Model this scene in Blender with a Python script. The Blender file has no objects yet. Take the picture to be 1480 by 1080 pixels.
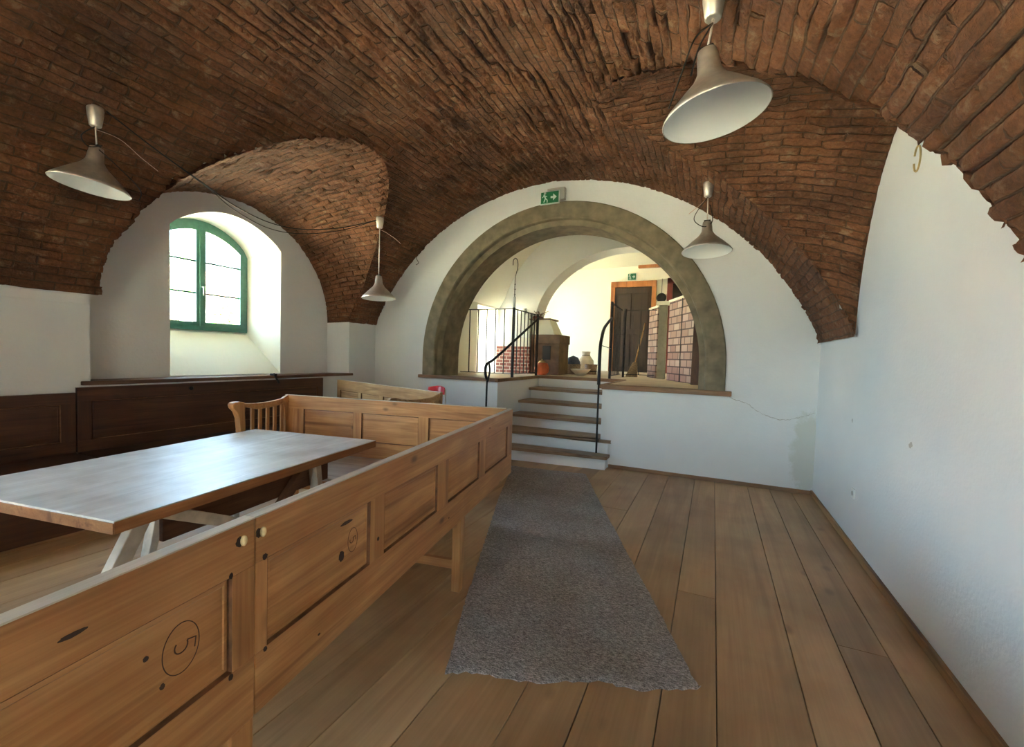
import bpy, bmesh, math, random
import numpy as np
from mathutils import Vector, Matrix
random.seed(7)
PI = math.pi
scene = bpy.context.scene
COL = scene.collection
R = math.radians

# ------------------------------------------------------------------ materials
def newmat(name):
    m = bpy.data.materials.new(name); m.use_nodes = True
    nt = m.node_tree; nt.nodes.clear()
    o = nt.nodes.new('ShaderNodeOutputMaterial'); b = nt.nodes.new('ShaderNodeBsdfPrincipled')
    nt.links.new(b.outputs[0], o.inputs[0])
    return m, nt, b
def N(nt, t, **kw):
    n = nt.nodes.new(t)
    for k, v in kw.items():
        if k.startswith('i_'):
            key = k[2:]
            n.inputs[int(key) if key.isdigit() else key].default_value = v
        else: setattr(n, k, v)
    return n
def L(nt, a, b): nt.links.new(a, b)
def ramp(nt, fac, stops):
    r = nt.nodes.new('ShaderNodeValToRGB'); e = r.color_ramp.elements
    while len(e) < len(stops): e.new(.5)
    for i, (p, c) in enumerate(stops):
        e[i].position = p; e[i].color = c if len(c) == 4 else (*c, 1)
    L(nt, fac, r.inputs[0]); return r
def mixc(nt, fac, a, b, mode='MIX'):
    m = nt.nodes.new('ShaderNodeMix'); m.data_type = 'RGBA'; m.blend_type = mode
    for k, v in ((0, fac), (6, a), (7, b)):
        if hasattr(v, 'is_linked') or hasattr(v, 'links'): L(nt, v, m.inputs[k])
        elif isinstance(v, (int, float)): m.inputs[k].default_value = v
        else: m.inputs[k].default_value = (*v, 1)
    return m.outputs[2]
def bump(nt, b, h, strength=.3, dist=.01):
    n = nt.nodes.new('ShaderNodeBump'); n.inputs['Strength'].default_value = strength
    n.inputs['Distance'].default_value = dist; L(nt, h, n.inputs['Height']); L(nt, n.outputs[0], b.inputs['Normal'])
def plain(name, col, rough=.5, metal=0, noise=0, nscale=20, bmp=0):
    m, nt, b = newmat(name); b.inputs['Roughness'].default_value = rough; b.inputs['Metallic'].default_value = metal
    tc = N(nt, 'ShaderNodeTexCoord'); nz = N(nt, 'ShaderNodeTexNoise', i_Scale=nscale, i_Detail=5.0)
    L(nt, tc.outputs['Object'], nz.inputs['Vector'])
    lo = tuple(c*(1-noise) for c in col); hi = tuple(min(1, c*(1+noise)) for c in col)
    r = ramp(nt, nz.outputs[0], [(.3, lo), (.7, hi)]); L(nt, r.outputs[0], b.inputs['Base Color'])
    if bmp: bump(nt, b, nz.outputs[0], bmp)
    return m

def mat_plaster(name, col=(.79, .795, .785), stains=None):
    m, nt, b = newmat(name); b.inputs['Roughness'].default_value = .9
    tc = N(nt, 'ShaderNodeTexCoord'); o = tc.outputs['Object']
    n1 = N(nt, 'ShaderNodeTexNoise', i_Scale=1.3, i_Detail=6.0, i_Roughness=.6); L(nt, o, n1.inputs['Vector'])
    n2 = N(nt, 'ShaderNodeTexNoise', i_Scale=45.0, i_Detail=4.0); L(nt, o, n2.inputs['Vector'])
    c = ramp(nt, n1.outputs[0], [(.3, tuple(x*.95 for x in col)), (.65, col)]).outputs[0]
    if stains:
        for (p, rad, colr, amt) in stains:
            mp = N(nt, 'ShaderNodeMapping'); mp.inputs['Location'].default_value = tuple(-p[i]/rad[i] for i in range(3))
            mp.inputs['Scale'].default_value = tuple(1/r for r in rad); L(nt, o, mp.inputs['Vector'])
            ln = N(nt, 'ShaderNodeVectorMath', operation='LENGTH'); L(nt, mp.outputs[0], ln.inputs[0])
            nz = N(nt, 'ShaderNodeTexNoise', i_Scale=9.0, i_Detail=7.0, i_Roughness=.7); L(nt, o, nz.inputs['Vector'])
            ma = N(nt, 'ShaderNodeMath', operation='MULTIPLY_ADD'); L(nt, nz.outputs[0], ma.inputs[0]); ma.inputs[1].default_value = 1.6
            L(nt, ln.outputs[1], ma.inputs[2])
            rr = ramp(nt, ma.outputs[0], [(.0, (1, 1, 1)), (.01, (1, 1, 1))])
            mr = N(nt, 'ShaderNodeMapRange'); mr.inputs[1].default_value = 1.45; mr.inputs[2].default_value = 1.75
            mr.inputs[3].default_value = amt; mr.inputs[4].default_value = 0; L(nt, ma.outputs[0], mr.inputs[0])
            c = mixc(nt, mr.outputs[0], c, colr)
    L(nt, c, b.inputs['Base Color'])
    ad = N(nt, 'ShaderNodeMath', operation='MULTIPLY_ADD'); L(nt, n1.outputs[0], ad.inputs[0]); ad.inputs[1].default_value = 4
    L(nt, n2.outputs[0], ad.inputs[2]); bump(nt, b, ad.outputs[0], .25, .006)
    return m

BW, RH, MO = .27, .072, .012
def mat_brick(name, uvscale=1, bricks=((.135, .050, .021), (.275, .118, .052)), mortar=(.125, .075, .045), rough=.9):
    m, nt, b = newmat(name); b.inputs['Roughness'].default_value = rough
    uv = N(nt, 'ShaderNodeUVMap'); uv.uv_map = 'UVMap'
    br = N(nt, 'ShaderNodeTexBrick', offset=.5, offset_frequency=2, squash=1.0)
    br.inputs['Color1'].default_value = (0, 0, 0, 1); br.inputs['Color2'].default_value = (1, 1, 1, 1)
    br.inputs['Mortar'].default_value = (.5, .5, .5, 1)
    br.inputs['Scale'].default_value = 1; br.inputs['Mortar Size'].default_value = MO*.55; br.inputs['Mortar Smooth'].default_value = .6
    br.inputs['Bias'].default_value = 0; br.inputs['Brick Width'].default_value = BW; br.inputs['Row Height'].default_value = RH
    L(nt, uv.outputs[0], br.inputs['Vector'])
    n1 = N(nt, 'ShaderNodeTexNoise', i_Scale=1.6, i_Detail=5.0, i_Roughness=.65); L(nt, uv.outputs[0], n1.inputs['Vector'])
    n2 = N(nt, 'ShaderNodeTexNoise', i_Scale=38.0, i_Detail=6.0, i_Roughness=.7); L(nt, uv.outputs[0], n2.inputs['Vector'])
    n3 = N(nt, 'ShaderNodeTexNoise', i_Scale=9.0, i_Detail=6.0, i_Roughness=.75); L(nt, uv.outputs[0], n3.inputs['Vector'])
    mid = tuple((a+c)/2 for a, c in zip(*bricks))
    c = ramp(nt, br.outputs['Color'], [(0, bricks[0]), (.5, mid), (1, bricks[1])]).outputs[0]
    c = mixc(nt, .55, c, ramp(nt, n2.outputs[0], [(.3, tuple(x*.40 for x in mid)), (.52, mid), (.74, tuple(min(1, x*1.8) for x in mid))]).outputs[0])
    # lime / mortar smears
    sm = ramp(nt, n3.outputs[0], [(.54, (0, 0, 0)), (.68, (.75, .75, .75))]).outputs[0]
    c = mixc(nt, sm, c, (.34, .225, .135))
    mf = N(nt, 'ShaderNodeMath', operation='MULTIPLY'); L(nt, br.outputs['Fac'], mf.inputs[0])
    L(nt, ramp(nt, n2.outputs[0], [(.3, (1, 1, 1)), (.7, (.55, .55, .55))]).outputs[0], mf.inputs[1])
    c = mixc(nt, mf.outputs[0], c, mortar)
    c = mixc(nt, 1.0, c, ramp(nt, n1.outputs[0], [(.32, (.50, .47, .45)), (.62, (1.15, 1.1, 1.05))]).outputs[0], 'MULTIPLY')
    L(nt, c, b.inputs['Base Color'])
    h1 = N(nt, 'ShaderNodeMath', operation='MULTIPLY_ADD'); L(nt, br.outputs['Fac'], h1.inputs[0]); h1.inputs[1].default_value = -1.0
    L(nt, n2.outputs[0], h1.inputs[2])
    h2 = N(nt, 'ShaderNodeMath', operation='ADD'); L(nt, h1.outputs[0], h2.inputs[0]); L(nt, n3.outputs[0], h2.inputs[1])
    bump(nt, b, h2.outputs[0], 1.0, .022)
    return m

def mat_wood(name, c1, c2, axis=0, rough=.5, scale=1.0, knots=.5, dark=(.10, .045, .02), rnd=False, streak=.75):
    m, nt, b = newmat(name); b.inputs['Roughness'].default_value = rough
    tc = N(nt, 'ShaderNodeTexCoord'); oi = N(nt, 'ShaderNodeObjectInfo')
    ad = N(nt, 'ShaderNodeVectorMath', operation='MULTIPLY_ADD'); L(nt, oi.outputs['Random'], ad.inputs[0])
    ad.inputs[1].default_value = (7, 3, 5); L(nt, tc.outputs['Object'], ad.inputs[2])
    vec = ad.outputs[0]
    if rnd:
        at = N(nt, 'ShaderNodeAttribute', attribute_name='rnd')
        a2 = N(nt, 'ShaderNodeVectorMath', operation='MULTIPLY_ADD'); L(nt, at.outputs['Fac'], a2.inputs[0])
        a2.inputs[1].default_value = (13, 17, 5); L(nt, vec, a2.inputs[2]); vec = a2.outputs[0]
    mp = N(nt, 'ShaderNodeMapping'); s = [9*scale]*3; s[axis] = .8*scale; mp.inputs['Scale'].default_value = s
    L(nt, vec, mp.inputs['Vector'])
    n1 = N(nt, 'ShaderNodeTexNoise', i_Scale=1.0, i_Detail=3.0, i_Distortion=1.2); L(nt, mp.outputs[0], n1.inputs['Vector'])
    # growth rings from stretched distorted noise bands
    mu = N(nt, 'ShaderNodeMath', operation='MULTIPLY'); L(nt, n1.outputs[0], mu.inputs[0]); mu.inputs[1].default_value = 9
    sn = N(nt, 'ShaderNodeMath', operation='SINE'); L(nt, mu.outputs[0], sn.inputs[0])
    mr = N(nt, 'ShaderNodeMapRange'); mr.inputs[1].default_value = -1; mr.inputs[2].default_value = 1; L(nt, sn.outputs[0], mr.inputs[0])
    mp2 = N(nt, 'ShaderNodeMapping'); s2 = [130*scale]*3; s2[axis] = 3*scale; mp2.inputs['Scale'].default_value = s2; L(nt, vec, mp2.inputs['Vector'])
    n2 = N(nt, 'ShaderNodeTexNoise', i_Scale=1.0, i_Detail=3.0); L(nt, mp2.outputs[0], n2.inputs['Vector'])
    c = ramp(nt, mr.outputs[0], [(0, c1), (.6, c2), (1, c2)]).outputs[0]
    c = mixc(nt, .35, c, ramp(nt, n2.outputs[0], [(.35, c1), (.65, c2)]).outputs[0])
    n3 = N(nt, 'ShaderNodeTexNoise', i_Scale=3.0*scale, i_Detail=4.0); L(nt, vec, n3.inputs['Vector'])
    c = mixc(nt, .7, c, ramp(nt, n3.outputs[0], [(.35, (.70, .65, .60)), (.6, (1, 1, 1))]).outputs[0], 'MULTIPLY')
    mp4 = N(nt, 'ShaderNodeMapping'); s4_ = [16*scale]*3; s4_[axis] = .55*scale; mp4.inputs['Scale'].default_value = s4_; L(nt, vec, mp4.inputs['Vector'])
    n4 = N(nt, 'ShaderNodeTexNoise', i_Scale=1.0, i_Detail=3.0, i_Distortion=.6); L(nt, mp4.outputs[0], n4.inputs['Vector'])
    c = mixc(nt, streak, c, ramp(nt, n4.outputs[0], [(.30, (.45, .36, .30)), (.43, (1, 1, 1))]).outputs[0], 'MULTIPLY')
    if knots:
        mk = N(nt, 'ShaderNodeMapping'); sk = [5.5*scale]*3; sk[axis] = 3*scale; mk.inputs['Scale'].default_value = sk; L(nt, vec, mk.inputs['Vector'])
        vo = N(nt, 'ShaderNodeTexVoronoi', i_Scale=1.0); L(nt, mk.outputs[0], vo.inputs['Vector'])
        kf = ramp(nt, vo.outputs['Distance'], [(.05, (knots,)*3), (.13, (0, 0, 0))]).outputs[0]
        c = mixc(nt, kf, c, dark)
    if rnd:
        c = mixc(nt, 1.0, c, ramp(nt, at.outputs['Fac'], [(0, (.80, .78, .76)), (1, (1.12, 1.1, 1.06))]).outputs[0], 'MULTIPLY')
    L(nt, c, b.inputs['Base Color'])
    bump(nt, b, n2.outputs[0], .12, .003)
    return m

M = {}
M['plaster'] = mat_plaster('white_plaster')
M['plaster_back'] = mat_plaster('white_plaster_damp', stains=[((.98, 5.74, .42), (.17, .5, .56), (.55, .55, .46), .6)])
M['plaster_cream'] = mat_plaster('cream_plaster', (.86, .83, .70))
M['brick'] = mat_brick('vault_brick')
M['stone'] = plain('grey_stone', (.215, .175, .11), .9, noise=.30, nscale=7, bmp=.5)
M['pine'] = mat_wood('pine', (.47, .205, .07), (.70, .37, .15), 0, .42, knots=.75)
M['dark_groove'] = plain('worn_dark_groove', (.20, .085, .035), .6, noise=.35, nscale=25)
M['pine_v'] = mat_wood('pine_upright', (.47, .205, .07), (.68, .36, .145), 2, .42, knots=.4)
M['pine_y'] = mat_wood('pine_cross', (.44, .20, .075), (.64, .35, .15), 1, .45, knots=.4)
M['pine_edge'] = mat_wood('worn_pine_edge', (.66, .56, .43), (.86, .78, .65), 0, .6, knots=.1)
M['pine_pale'] = mat_wood('pale_pine', (.50, .26, .10), (.74, .45, .21), 0, .5, knots=.5)
M['pine_pale_v'] = mat_wood('pale_pine_upright', (.50, .26, .10), (.72, .43, .20), 2, .5, knots=.3)
M['dark_wood'] = mat_wood('dark_stained_wood', (.065, .022, .010), (.13, .047, .020), 0, .45, knots=.3, dark=(.02, .01, .005))
M['dark_wood_v'] = mat_wood('dark_stained_wood_upright', (.065, .022, .010), (.12, .043, .018), 2, .45, knots=.2, dark=(.02, .01, .005))
M['seat_wood'] = mat_wood('scrubbed_seat_wood', (.52, .46, .40), (.70, .65, .58), 0, .5, knots=.1)
M['table'] = mat_wood('sheen_table_top', (.70, .655, .60), (.85, .815, .765), 1, .42, knots=.15, scale=1.3, streak=.2)  # pale tone puts the window's reflection into the wood colour
M['table_edge'] = mat_wood('table_edge_wood', (.30, .13, .05), (.45, .22, .09), 1, .5, knots=.2)
M['under_wood'] = mat_wood('shaded_under_wood', (.10, .04, .02), (.19, .085, .04), 1, .6, knots=.1)  # dark brown wood, deepened to carry the shade beneath the table
M['grey_wood'] = plain('weathered_grey_wood', (.52, .46, .38), .7, noise=.25, nscale=12, bmp=.2)
M['floor'] = mat_wood('floor_boards', (.43, .26, .125), (.54, .34, .175), 1, .45, scale=.7, knots=.45, dark=(.12, .06, .03), rnd=True, streak=.25)
M['floor_gap'] = plain('dark_gap', (.05, .03, .015), .9)
M['trim'] = mat_wood('trim_wood', (.24, .12, .055), (.36, .19, .09), 0, .5, knots=.2)
M['trim_y'] = mat_wood('trim_wood_long', (.34, .18, .08), (.50, .29, .13), 1, .5, knots=.2)
M['trim_dark'] = mat_wood('dark_trim_wood', (.12, .055, .03), (.20, .10, .055), 1, .5, knots=.2)
M['tread'] = mat_wood('tread_wood', (.26, .15, .085), (.40, .26, .16), 0, .5, knots=.2)
M['upper_floor'] = plain('stone_tile_floor', (.60, .47, .33), .6, noise=.12, nscale=3, bmp=.1)
M['iron'] = plain('wrought_iron', (.035, .03, .028), .5, metal=.6, noise=.3)
M['steel'] = plain('brushed_steel', (.68, .62, .55), .42, metal=.85, noise=.08, nscale=30)
M['enamel'] = plain('white_enamel', (.80, .82, .80), .35)
M['cord'] = plain('dark_cord', (.03, .02, .015), .6)
M['copper'] = plain('bare_copper_wire', (.65, .40, .30), .4, metal=.5)
M['green'] = plain('green_paint', (.07, .19, .145), .4, noise=.12)
M['sign_green'] = plain('sign_green', (.01, .16, .06), .4)
M['sign_white'] = plain('sign_white', (.75, .80, .74), .4)
M['grey_plastic'] = plain('grey_plastic', (.45, .42, .37), .5)
M['white_plastic'] = plain('white_plastic', (.82, .82, .78), .4)
M['ink'] = plain('dark_ink', (.07, .025, .012), .7)
M['stain'] = plain('dark_stain_and_shadow', (.06, .03, .02), .8)
M['fresh'] = plain('fresh_split_wood', (.86, .68, .38), .6, noise=.15, nscale=60)
M['red'] = plain('red_plastic', (.75, .03, .05), .3)
M['black'] = plain('black_rubber', (.012, .012, .014), .6)
M['orange_door'] = mat_wood('orange_door_wood', (.42, .15, .04), (.56, .22, .07), 2, .4, knots=.1)
M['brown_door'] = mat_wood('brown_door_wood', (.035, .018, .011), (.06, .032, .019), 2, .5, knots=.1)
M['maroon'] = plain('maroon_paint', (.20, .035, .03), .45, noise=.15)
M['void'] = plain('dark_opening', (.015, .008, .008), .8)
M['gold'] = plain('straw', (.60, .45, .2), .8, noise=.3)
M['pumpkin'] = plain('orange_ceramic', (.62, .13, .04), .4, noise=.3, nscale=6)
M['leaf'] = plain('leaf_green', (.16, .34, .07), .6, noise=.4, nscale=3)
M['bark'] = plain('bark', (.20, .14, .09), .9, noise=.3)
M['ground'] = plain('dry_ground', (.52, .47, .33), .95, noise=.2, nscale=.6)
M['facade'] = plain('pale_render', (.78, .74, .64), .9, noise=.05, nscale=.5)
M['roof_tile'] = plain('roof_tile', (.40, .17, .10), .8, noise=.2)
M['wicker'] = plain('brown_wicker', (.28, .19, .12), .8, noise=.4, nscale=50, bmp=.5)
M['sack'] = plain('pale_sack', (.72, .66, .55), .9, noise=.15, nscale=10, bmp=.4)
M['soot'] = plain('sooty_brown', (.17, .10, .06), .7, noise=.3, nscale=8, bmp=.3)
M['grey_render'] = plain('grey_render', (.36, .33, .26), .9, noise=.15, nscale=9, bmp=.3)

def mat_simple_brick(name, c1, c2, mortar, bw, rh, mo, axes):
    m, nt, b = newmat(name); b.inputs['Roughness'].default_value = .7
    tc = N(nt, 'ShaderNodeTexCoord'); sp = N(nt, 'ShaderNodeSeparateXYZ'); L(nt, tc.outputs['Object'], sp.inputs[0])
    cb = N(nt, 'ShaderNodeCombineXYZ')
    if axes == 'xz':
        sm = N(nt, 'ShaderNodeMath', operation='ADD'); L(nt, sp.outputs[0], sm.inputs[0]); L(nt, sp.outputs[1], sm.inputs[1])
        L(nt, sm.outputs[0], cb.inputs[0])
    L(nt, sp.outputs[2], cb.inputs[1])
    br = N(nt, 'ShaderNodeTexBrick', offset=.5); L(nt, cb.outputs[0], br.inputs['Vector'])
    br.inputs['Color1'].default_value = (*c1, 1); br.inputs['Color2'].default_value = (*c2, 1); br.inputs['Mortar'].default_value = (*mortar, 1)
    br.inputs['Scale'].default_value = 1; br.inputs['Mortar Size'].default_value = mo; br.inputs['Brick Width'].default_value = bw
    br.inputs['Row Height'].default_value = rh; L(nt, br.outputs[0], b.inputs['Base Color'])
    iv = N(nt, 'ShaderNodeMath', operation='SUBTRACT'); iv.inputs[0].default_value = 1; L(nt, br.outputs['Fac'], iv.inputs[1])
    bump(nt, b, iv.outputs[0], .5, .01)
    return m
M['hearth_brick'] = mat_simple_brick('hearth_brick', (.22, .06, .04), (.32, .10, .065), (.55, .40, .30), .16, .07, .009, 'xz')
M['screen_brick'] = mat_simple_brick('screen_brick', (.27, .14, .11), (.48, .36, .29), (.06, .025, .02), .25, .125, .012, 'xz')

def mat_carpet():
    m, nt, b = newmat('grey_woven_wool'); b.inputs['Roughness'].default_value = .95
    tc = N(nt, 'ShaderNodeTexCoord')
    mp = N(nt, 'ShaderNodeMapping'); mp.inputs['Scale'].default_value = (55, 150, 60); mp.inputs['Rotation'].default_value = (0, 0, R(-24)); L(nt, tc.outputs['Object'], mp.inputs['Vector'])
    n1 = N(nt, 'ShaderNodeTexNoise', i_Scale=1.0, i_Detail=3.0, i_Roughness=.8); L(nt, mp.outputs[0], n1.inputs['Vector'])
    n2 = N(nt, 'ShaderNodeTexNoise', i_Scale=170.0, i_Detail=2.0); L(nt, tc.outputs['Object'], n2.inputs['Vector'])
    n3 = N(nt, 'ShaderNodeTexNoise', i_Scale=2.2, i_Detail=4.0); L(nt, tc.outputs['Object'], n3.inputs['Vector'])
    c = ramp(nt, n1.outputs[0], [(.36, (.10, .085, .072)), (.5, (.32, .275, .245)), (.66, (.78, .70, .64))]).outputs[0]
    c = mixc(nt, .35, c, ramp(nt, n2.outputs[0], [(.4, (.14, .12, .11)), (.62, (.62, .57, .53))]).outputs[0])
    c = mixc(nt, .6, c, ramp(nt, n3.outputs[0], [(.35, (.75, .70, .66)), (.6, (1.05, 1.05, 1.1))]).outputs[0], 'MULTIPLY')
    L(nt, c, b.inputs['Base Color'])
    ad = N(nt, 'ShaderNodeMath', operation='ADD'); L(nt, n1.outputs[0], ad.inputs[0]); L(nt, n2.outputs[0], ad.inputs[1])
    bump(nt, b, ad.outputs[0], .8, .01)
    return m
M['carpet'] = mat_carpet()
def mat_glass():
    m = bpy.data.materials.new('window_glass'); m.use_nodes = True; nt = m.node_tree; nt.nodes.clear()
    o = nt.nodes.new('ShaderNodeOutputMaterial'); t = nt.nodes.new('ShaderNodeBsdfTransparent'); t.inputs[0].default_value = (.95, .98, .96, 1)
    g = nt.nodes.new('ShaderNodeBsdfGlossy'); g.inputs['Roughness'].default_value = .02
    x = nt.nodes.new('ShaderNodeMixShader'); x.inputs[0].default_value = .06
    L(nt, t.outputs[0], x.inputs[1]); L(nt, g.outputs[0], x.inputs[2]); L(nt, x.outputs[0], o.inputs[0]); return m
M['glass'] = mat_glass()

# ------------------------------------------------------------------ geometry helpers
class MB:
    def __init__(s): s.v = []; s.f = []; s.sm = []
    def add(s, vs, fs, smooth=False):
        o = len(s.v); s.v += [tuple(v) for v in vs]; s.f += [tuple(i+o for i in f) for f in fs]; s.sm += [smooth]*len(fs); return s
    def box(s, x0, x1, y0, y1, z0, z1, mat=None):
        vs = [Vector(p) for p in ((x0, y0, z0), (x1, y0, z0), (x1, y1, z0), (x0, y1, z0), (x0, y0, z1), (x1, y0, z1), (x1, y1, z1), (x0, y1, z1))]
        if mat: vs = [mat @ v for v in vs]
        return s.add(vs, [(0, 3, 2, 1), (4, 5, 6, 7), (0, 1, 5, 4), (1, 2, 6, 5), (2, 3, 7, 6), (3, 0, 4, 7)])
    def frus(s, b, t, z0, z1):   # b,t = (x0,x1,y0,y1)
        vs = [(b[0], b[2], z0), (b[1], b[2], z0), (b[1], b[3], z0), (b[0], b[3], z0), (t[0], t[2], z1), (t[1], t[2], z1), (t[1], t[3], z1), (t[0], t[3], z1)]
        return s.add(vs, [(0, 3, 2, 1), (4, 5, 6, 7), (0, 1, 5, 4), (1, 2, 6, 5), (2, 3, 7, 6), (3, 0, 4, 7)])
    def bar(s, a, b, w, h=None, up=(0, 0, 1)):
        a = Vector(a); b = Vector(b); h = h or w; d = (b-a).normalized(); u = Vector(up)
        if abs(d.dot(u)) > .98: u = Vector((1, 0, 0))
        x = d.cross(u).normalized(); z = x.cross(d)
        vs = []
        for p in (a, b):
            for (i, j) in ((-1, -1), (1, -1), (1, 1), (-1, 1)): vs.append(p+x*(i*w/2)+z*(j*h/2))
        return s.add(vs, [(0, 1, 2, 3), (7, 6, 5, 4), (0, 4, 5, 1), (1, 5, 6, 2), (2, 6, 7, 3), (3, 7, 4, 0)])
    def tube(s, pts, r, n=8, closed=False):
        pts = [Vector(p) for p in pts]; m = len(pts)
        rs = r if isinstance(r, (list, tuple)) else [r]*m
        vs = []; prev = None
        for i, p in enumerate(pts):
            if closed: d = (pts[(i+1) % m]-pts[i-1]).normalized()
            else: d = (pts[min(i+1, m-1)]-pts[max(i-1, 0)]).normalized()
            if prev is None:
                u = Vector((0, 0, 1)) if abs(d.z) < .9 else Vector((1, 0, 0)); x = d.cross(u).normalized()
            else:
                x = (prev-d*prev.dot(d)).normalized()
            prev = x; y = d.cross(x)
            for k in range(n):
                a = 2*PI*k/n; vs.append(p+(x*math.cos(a)+y*math.sin(a))*rs[i])
        fs = []
        for i in range(m if closed else m-1):
            j = (i+1) % m
            for k in range(n): fs.append((i*n+k, i*n+(k+1) % n, j*n+(k+1) % n, j*n+k))
        if not closed: fs += [tuple(range(n-1, -1, -1)), tuple((m-1)*n+k for k in range(n))]
        return s.add(vs, fs, True)
    def lathe(s, prof, n=32, mat=None, cap=True):
        vs = []
        for (r, z) in prof:
            for k in range(n):
                a = 2*PI*k/n; v = Vector((r*math.cos(a), r*math.sin(a), z)); vs.append(mat @ v if mat else v)
        fs = []
        for i in range(len(prof)-1):
            for k in range(n): fs.append((i*n+k, i*n+(k+1) % n, (i+1)*n+(k+1) % n, (i+1)*n+k))
        if cap:
            if prof[0][0] > 1e-6: fs.append(tuple(range(n-1, -1, -1)))
            if prof[-1][0] > 1e-6: fs.append(tuple((len(prof)-1)*n+k for k in range(n)))
        return s.add(vs, fs, True)
    def prism(s, poly, h0, h1, fn):   # poly 2D; fn(u,v,h)->xyz
        n = len(poly)
        vs = [fn(u, v, h0) for u, v in poly]+[fn(u, v, h1) for u, v in poly]
        return s.add(vs, [tuple(range(n-1, -1, -1)), tuple(range(n, 2*n))]+[(i, (i+1) % n, n+(i+1) % n, n+i) for i in range(n)])
    def build(s, name, mat, parent=None, bevel=0, seg=2):
        me = bpy.data.meshes.new(name); me.from_pydata(s.v, [], s.f); me.update()
        for p, q in zip(me.polygons, s.sm): p.use_smooth = q
        bm = bmesh.new(); bm.from_mesh(me); bmesh.ops.recalc_face_normals(bm, faces=bm.faces[:]); bm.to_mesh(me); bm.free()
        o = bpy.data.objects.new(name, me); COL.objects.link(o)
        if mat: me.materials.append(mat)
        if parent: o.parent = parent
        if bevel:
            b = o.modifiers.new('bevel', 'BEVEL'); b.width = bevel; b.segments = seg; b.limit_method = 'ANGLE'; b.angle_limit = R(40)
        return o
def tag(o, label=None, cat=None, group=None, kind=None):
    if label: o['label'] = label
    if cat: o['category'] = cat
    if group: o['group'] = group
    if kind: o['kind'] = kind
    return o
def empty(name, loc=(0, 0, 0), rz=0, label=None, cat=None, group=None):
    o = bpy.data.objects.new(name, None); COL.objects.link(o); o.location = loc; o.rotation_euler = (0, 0, rz)
    o.empty_display_size = .05
    return tag(o, label, cat, group)
def struct(o): o['kind'] = 'structure'; return o
def copy_tree(o, parent=None):
    c = o.copy(); COL.objects.link(c); c.parent = parent
    for ch in list(o.children): copy_tree(ch, c)
    return c
def fill_loops(name, loops, mat, parent=None):
    """planar face with holes from closed 3D loops"""
    bm = bmesh.new(); es = []
    for lp in loops:
        vs = [bm.verts.new(p) for p in lp]
        for i in range(len(vs)): es.append(bm.edges.new((vs[i], vs[(i+1) % len(vs)])))
    bmesh.ops.triangle_fill(bm, use_beauty=True, use_dissolve=False, edges=es)
    me = bpy.data.meshes.new(name); bm.to_mesh(me); bm.free(); me.materials.append(mat)
    o = bpy.data.objects.new(name, me); COL.objects.link(o)
    if parent: o.parent = parent
    return o
def strip(mb, A, B, closed=False):
    n = len(A); vs = list(A)+list(B)
    fs = [(i, (i+1) % n, n+(i+1) % n, n+i) for i in range(n if closed else n-1)]
    mb.add(vs, fs)

# ------------------------------------------------------------------ room dimensions (metres)
XR, XL, XN = 1.062, -5.27, -5.52          # right wall, left pier face, left niche face
YB, YF = 5.746, -3.3                      # end wall with arch, wall behind the camera
CX, CZ, CR = -2.15, .424, 3.456           # main barrel
HP = 1.094                                # upper floor level
ZSL = CZ+math.sqrt(CR**2-(XL-CX)**2); ZSR = CZ+math.sqrt(CR**2-(XR-CX)**2)
WW, WH = 3.36, .61                        # window centre and half width at the frame
WC = 3.46                                 # window centre y (left)
PER = 4.7
def xbar(z, side): return CX+side*math.sqrt(max(CR**2-(z-CZ)**2, 0))

# lunettes: groin curve on barrel and arch on the wall
def g_left(t, dy=0):
    z = ZSL+(3.60-ZSL)*math.sin(t); return Vector((xbar(z, -1), 3.58+dy-1.58*math.cos(t), z))
def w_left(t, dy=0): return Vector((XN, WC+dy-1.49*math.cos(t), ZSL-.03+(3.30-ZSL+.03)*math.sin(t)))
def g_right(t, dy=0):
    u = math.sin(t); z = ZSR+(3.64-ZSR)*u; return Vector((xbar(z, 1), 3.31+.45*u*u+dy-1.17*math.cos(t), z))
def w_right(t, dy=0): return Vector((XR, 3.31+dy-1.17*math.cos(t), ZSR+1.55*math.sin(t)))
def in_lunette(y, z, side):
    for dy in (0, -PER):
        if side < 0:
            u = (z-ZSL)/(3.60-ZSL); c = 3.58+dy; h = 1.58
        else:
            u = (z-ZSR)/(3.64-ZSR); c = 3.31+.45*u*u+dy; h = 1.17
        if 0 <= u < 1 and abs(y-c) < h*math.sqrt(1-u*u): return True
    return False

# --- brick relief
def hsh(a, b, k=0):
    x = (a*374761393+b*668265263+k*2246822519) & 0xffffffff
    x = (x ^ (x >> 13))*1274126177 & 0xffffffff
    return ((x ^ (x >> 16)) & 0xffff)/65535.
hv = np.vectorize(hsh)
_rng = np.random.default_rng(3); _G = _rng.random((256, 256))
def vnoise(x, y):
    xi = np.floor(x).astype(int); yi = np.floor(y).astype(int); fx = x-xi; fy = y-yi
    fx = fx*fx*(3-2*fx); fy = fy*fy*(3-2*fy)
    g = lambda a, b: _G[a % 256, b % 256]
    return (g(xi, yi)*(1-fx)+g(xi+1, yi)*fx)*(1-fy)+(g(xi, yi+1)*(1-fx)+g(xi+1, yi+1)*fx)*fy
def warp(u, v):
    return u+.03*(vnoise(u*2.1+9, v*3.3)-.5)+.01*(vnoise(u*9, v*9)-.5), v+.035*(vnoise(u*1.1, v*1.3+40)-.5)+.012*(vnoise(u*6+3, v*5)-.5)
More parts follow.
